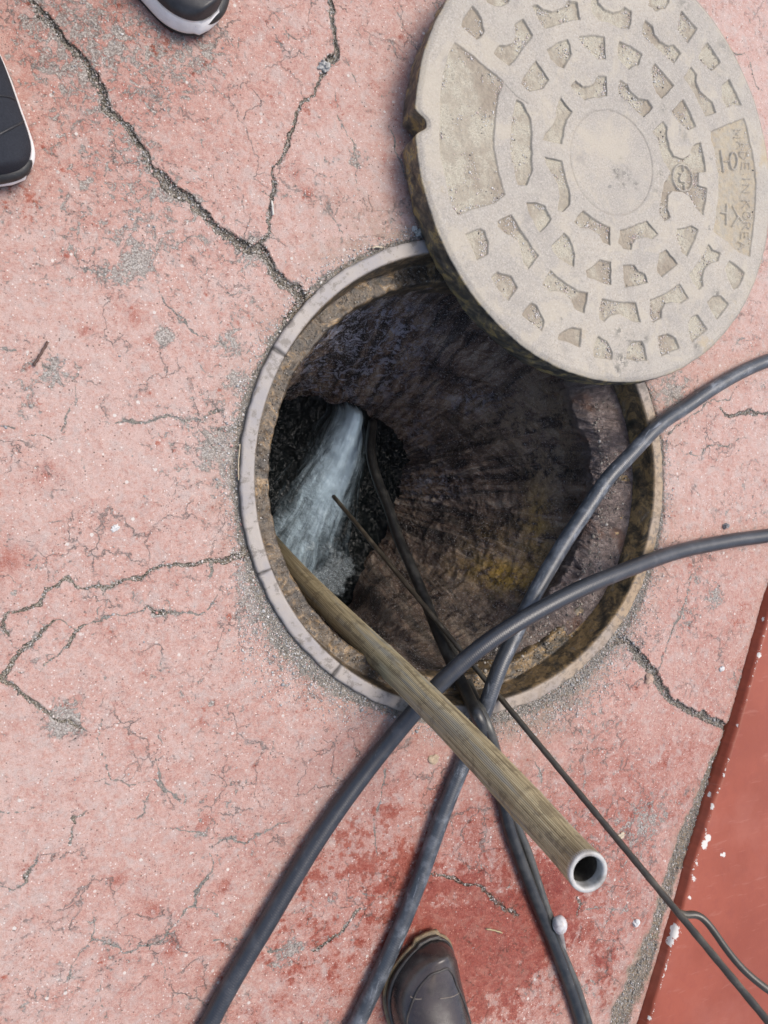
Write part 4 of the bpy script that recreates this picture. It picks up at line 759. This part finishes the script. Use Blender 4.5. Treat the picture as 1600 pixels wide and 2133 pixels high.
def leg(root, tip, ang_, hgt, m, r0=.052, name='trouser_leg', back=.20, z0=.09, r1=.066):
    b = np.array([tip[0]-math.cos(ang_)*back, tip[1]-math.sin(ang_)*back, z0]); pts = [b+np.array([-math.cos(ang_)*.03*t,-math.sin(ang_)*.03*t,hgt*t]) for t in np.linspace(0,1,30)]
    adopt(tube(name, np.array(pts), r0, m, 48, radf=lambda L,t: 1+(r1/r0-1)*L/hgt+.05*np.sin(3*t+L*30)*(1-L/hgt)+.03*np.sin(L*90+t)), root)
def bumper(g, tip, ang_, s, x, mid, half, sides, m):
    ca, sa = math.cos(ang_), math.sin(ang_); o = []
    for k_, sg in sides:
        xx_, yy_ = x[k_]+.0015, mid[k_]+sg*max(half[k_]+.0005,0); o.append((tip[0]-xx_*ca-yy_*sa, tip[1]-xx_*sa+yy_*ca, .024+.006*(1-s[k_]*3)))
    pb_ = smooth_path(crom(o,.003),6); tl_ = np.linalg.norm(np.diff(pb_,axis=0),axis=1).sum(); adopt(tube('toe_bumper', pb_, .0095, m, 14, radf=lambda L,t: .25+.75*np.clip(np.sin(np.clip(L/tl_,0,1)*math.pi),0,1)**.45), g)
t1 = P(436,66,.004); a1 = rad(-47); sm1 = dict(out=blk, sole=whi, upper=lea, seam=fab)
g1, seam1, _v, s_1, x_1, mh1 = shoe('sneaker', t1, a1, sm1, heights=sh_h, flip=1, sole_h=.034)
seam1([(.26,p) for p in np.linspace(.35,2.8,14)], .0006, .0011); seam1([(.14+.10*abs(p-1.57),p) for p in np.linspace(.3,2.85,14)], .0006, .0008)
leg(g1, t1, a1, .30, tro)
bumper(g1, t1, a1, s_1, x_1, *mh1, [(3,-1),(1,1),(5,1),(9,1),(14,1),(20,1),(26,1)], blk)
tag(g1, 'black leather sneaker with thick white sole, toe poking in at the top edge', 'shoe', 'pair of dark sneakers')
t2 = P(14,392,.004); a2_ = rad(-66); g2, seam2, _v, s_2, x_2, mh2 = shoe('sneaker', t2, a2_, dict(out=blk, sole=whi, upper=fab, seam=lea), heights=sh_h, flip=-1, sole_h=.030)
seam2([(.10+.05*abs(p-1.57),p) for p in np.linspace(.3,2.85,14)], .0006, .0012); seam2([(.24,p) for p in np.linspace(.35,2.8,14)], .0006, .0008)
leg(g2, t2, a2_, .30, tro)
bumper(g2, t2, a2_, s_2, x_2, *mh2, [(18,-1),(12,-1),(7,-1),(3,-1),(1,1),(4,1),(7,1)], blk)
tag(g2, 'navy cloth sneaker cut off by the left edge, white sole line at its toe', 'shoe', 'pair of dark sneakers')
bm = M('brown_boot_rubber'); ba = bm.noise(45,5,.65); bb = bm.noise(13,4,.6)
bc = bm.mix(bm.mr(ba,.42,.7), (.045,.034,.032), (.022,.016,.015)); bc = bm.mix(bm.mr(bb,.5,.68,0,.6), bc, (.11,.088,.075)); bc = bm.mix(bm.mr(bm.noise(70,5,.75),.56,.64,0,.35), bc, (.12,.10,.085)); bc = bm.mix(bm.mr(bm.noise(190,4,.7),.64,.72,0,.6), bc, (.02,.016,.014))
bm = bm.set(bc, bm.mr(ba,.3,.7,.13,.38), bm.bump(ba,.25,.001), .6)
mud = mat_simple('muddy_tan_rubber', (.34,.24,.12), (.16,.12,.08), 70, .55, .6, .0015)
wel = mat_simple('dark_welt_rubber', (.035,.030,.028), (.07,.06,.05), 80, .45, .5, .001)
pal = mat_simple('dried_mud_line', (.24,.20,.165), (.14,.115,.10), 150, .8, .8, .001)
tb = P(876,1948,.004); ab_ = math.atan2(.985,-.12); gb, seamb, BV, bs, bx, bmid = shoe('rubber_boot', tb, ab_, dict(out=mud, sole=wel, upper=bm, seam=wel), Ln=.295, Wd=.106, og=.005, sole_h=.020, heights=lambda s: .060+.022*sm(.1,.5,s)+.05*sm(.5,.7,s), flip=1)
seamb([(.055+.55*abs((p-1.57)/1.2)**3.0,p) for p in np.linspace(.30,2.84,24)], .0003, .0016, 'toe_cap_ridge')
seamb([(.21,2.3),(.20,2.0),(.185,1.8),(.18,1.6)], .0001, .0007, 'scratch', pal); seamb([(.16,1.15),(.15,.95),(.14,.75)], .0001, .0009, 'scratch', pal)
leg(gb, tb, ab_, .30, bm, .055, 'boot_shaft', .215, .07, .07)
tag(gb, 'scuffed dark brown rubber boot with muddy toe pointing up from the bottom edge', 'boot')

# ================================================================= SMALL LOOSE THINGS
def blobmesh(name, c, rx, ry, rz, m, seed=0, n=26, rot=0, amp=.12):
    V = []; F = []
    for i in range(n+1):
        a = math.pi*i/n
        for j in range(n*2):
            b = math.pi*j/n; d = np.array([math.sin(a)*math.cos(b), math.sin(a)*math.sin(b), math.cos(a)])
            k = 1+amp*(vn(np.array([d[0]*2+9]), np.array([d[1]*2+d[2]*1.3+9]), 1.6, seed)[0]-.5)*2
            x, y, z = d[0]*rx*k, d[1]*ry*k, d[2]*rz*k; V.append((c[0]+x*math.cos(rot)-y*math.sin(rot), c[1]+x*math.sin(rot)+y*math.cos(rot), c[2]+z))
    return mesh(name, V, gridF(n+1, n*2, True)[:, ::-1], m)
kn = M('white_knob_paint'); kn = kn.set(kn.mix(kn.mr(kn.noise(140,4,.7),.45,.7), (.66,.64,.63), (.40,.36,.34)), .35, None, .5)
kc = P(1166,1926,.020); ke = empty('knob', (kc[0],kc[1],0))
adopt(blobmesh('knob_head', kc, .0115,.0135,.0115, kn, 3, amp=.05), ke)
adopt(tube('stem', crom([kc+[.001,-.006,-.004], P(1174,1975,.008), P(1179,2010,.005), P(1183,2040,.004)],.003), .0055, mat_simple('grey_stem', (.30,.27,.25), (.2,.18,.17), 100), 16, radf=lambda L,t: 1-L*6), ke)
tag(ke, 'small round white knob on a grey stem beside the slim black hose', 'knob')
ston = {}
def chip(u, v, r, col, lab, nm='stone_chip', cat='stone', seed=1, flat=.5, asp=.75, rot=.5):
    c = P(u,v); c[2] = gh(c[0],c[1])+r*flat*.55
    mt = ston.get(col) or mat_simple('chip_%d' % len(ston), col, tuple(x*.75 for x in col), 300, .7, .5, .0006); ston[col] = mt
    o = blobmesh(nm, c, r, r*asp, r*flat, mt, seed, 12, rot, .45); o.data.polygons.foreach_set('use_smooth', np.zeros(len(o.data.polygons), bool)); tag(o, lab, cat, 'loose stone chips')
WHT, TANC, GRY = (.78,.77,.75), (.52,.40,.27), (.33,.33,.33)
chip(1501,1393,.0055,WHT,'white stone chip on red paving near the right edge, above the step corner',seed=2)
chip(1349,1413,.0085,(.58,.40,.30),'peach coloured chip lodged in the wide crack right of the manhole',seed=3,rot=1.3)
chip(903,1581,.0075,TANC,'tan flake between the tan pipe and the lower left hose',seed=4,asp=.95,flat=.3)
chip(1323,1921,.0065,WHT,'white chip left of the hooked part of the rod',seed=5)
chip(1292,1740,.0065,(.62,.52,.38),'cream chip just right of the rod beside the pipe mouth',seed=6,flat=.35)
chip(1508,1096,.0055,GRY,'small grey pebble on pink paving above the right end of the arched hose',seed=7,flat=.8)
chip(675,137,.0085,(.48,.48,.46),'grey stone wedged in the long crack at top centre',seed=8,flat=.7)
chip(870,487,.0060,(.40,.42,.40),'grey pebble beside the edge of the lid, above the frame',seed=9,flat=.7)
chip(240,1110-10,.0050,WHT,'white speck of stone on the pink paving left of the manhole',seed=10,flat=.4)
chip(862,478,.0045,(.55,.56,.54),'pale pebble touching the grey one beside the lid edge',seed=12,flat=.7)
def stick(nm, pts, r, col, lab, cat):
    o = tube(nm, crom(PP(pts),.002), r, mat_simple(nm+'_mat', col, tuple(x*.6 for x in col), 200, .8), 8, radf=lambda L,t: 1+.25*np.sin(L*700+t)); tag(o, lab, cat)
stick('twig', [(100,712,.004),(82,742,.006),(70,762,.004)], .0016, (.14,.08,.06), 'short brown twig on pale pink paving at left', 'twig')
stick('straw', [(1013,1935,.003),(1030,1938,.004),(1046,1943,.003)], .0011, (.55,.45,.25), 'pale straw piece on wet red paving right of the boot', 'straw')
stick('straw', [(566,418,.002),(568,432,.003),(569,448,.002)], .0013, (.80,.78,.70), 'white straw piece stuck in the crack above the manhole', 'straw')
stick('straw', [(500,925,.003),(497,960,.004),(497,1000,.003)], .0009, (.60,.50,.35), 'long dry straw lying against the left outer edge of the frame', 'straw')
stick('straw', [(775,517,.004),(785,514,.004),(797,516,.004)], .0013, (.72,.62,.45), 'short cream straw just above the top of the frame', 'straw')
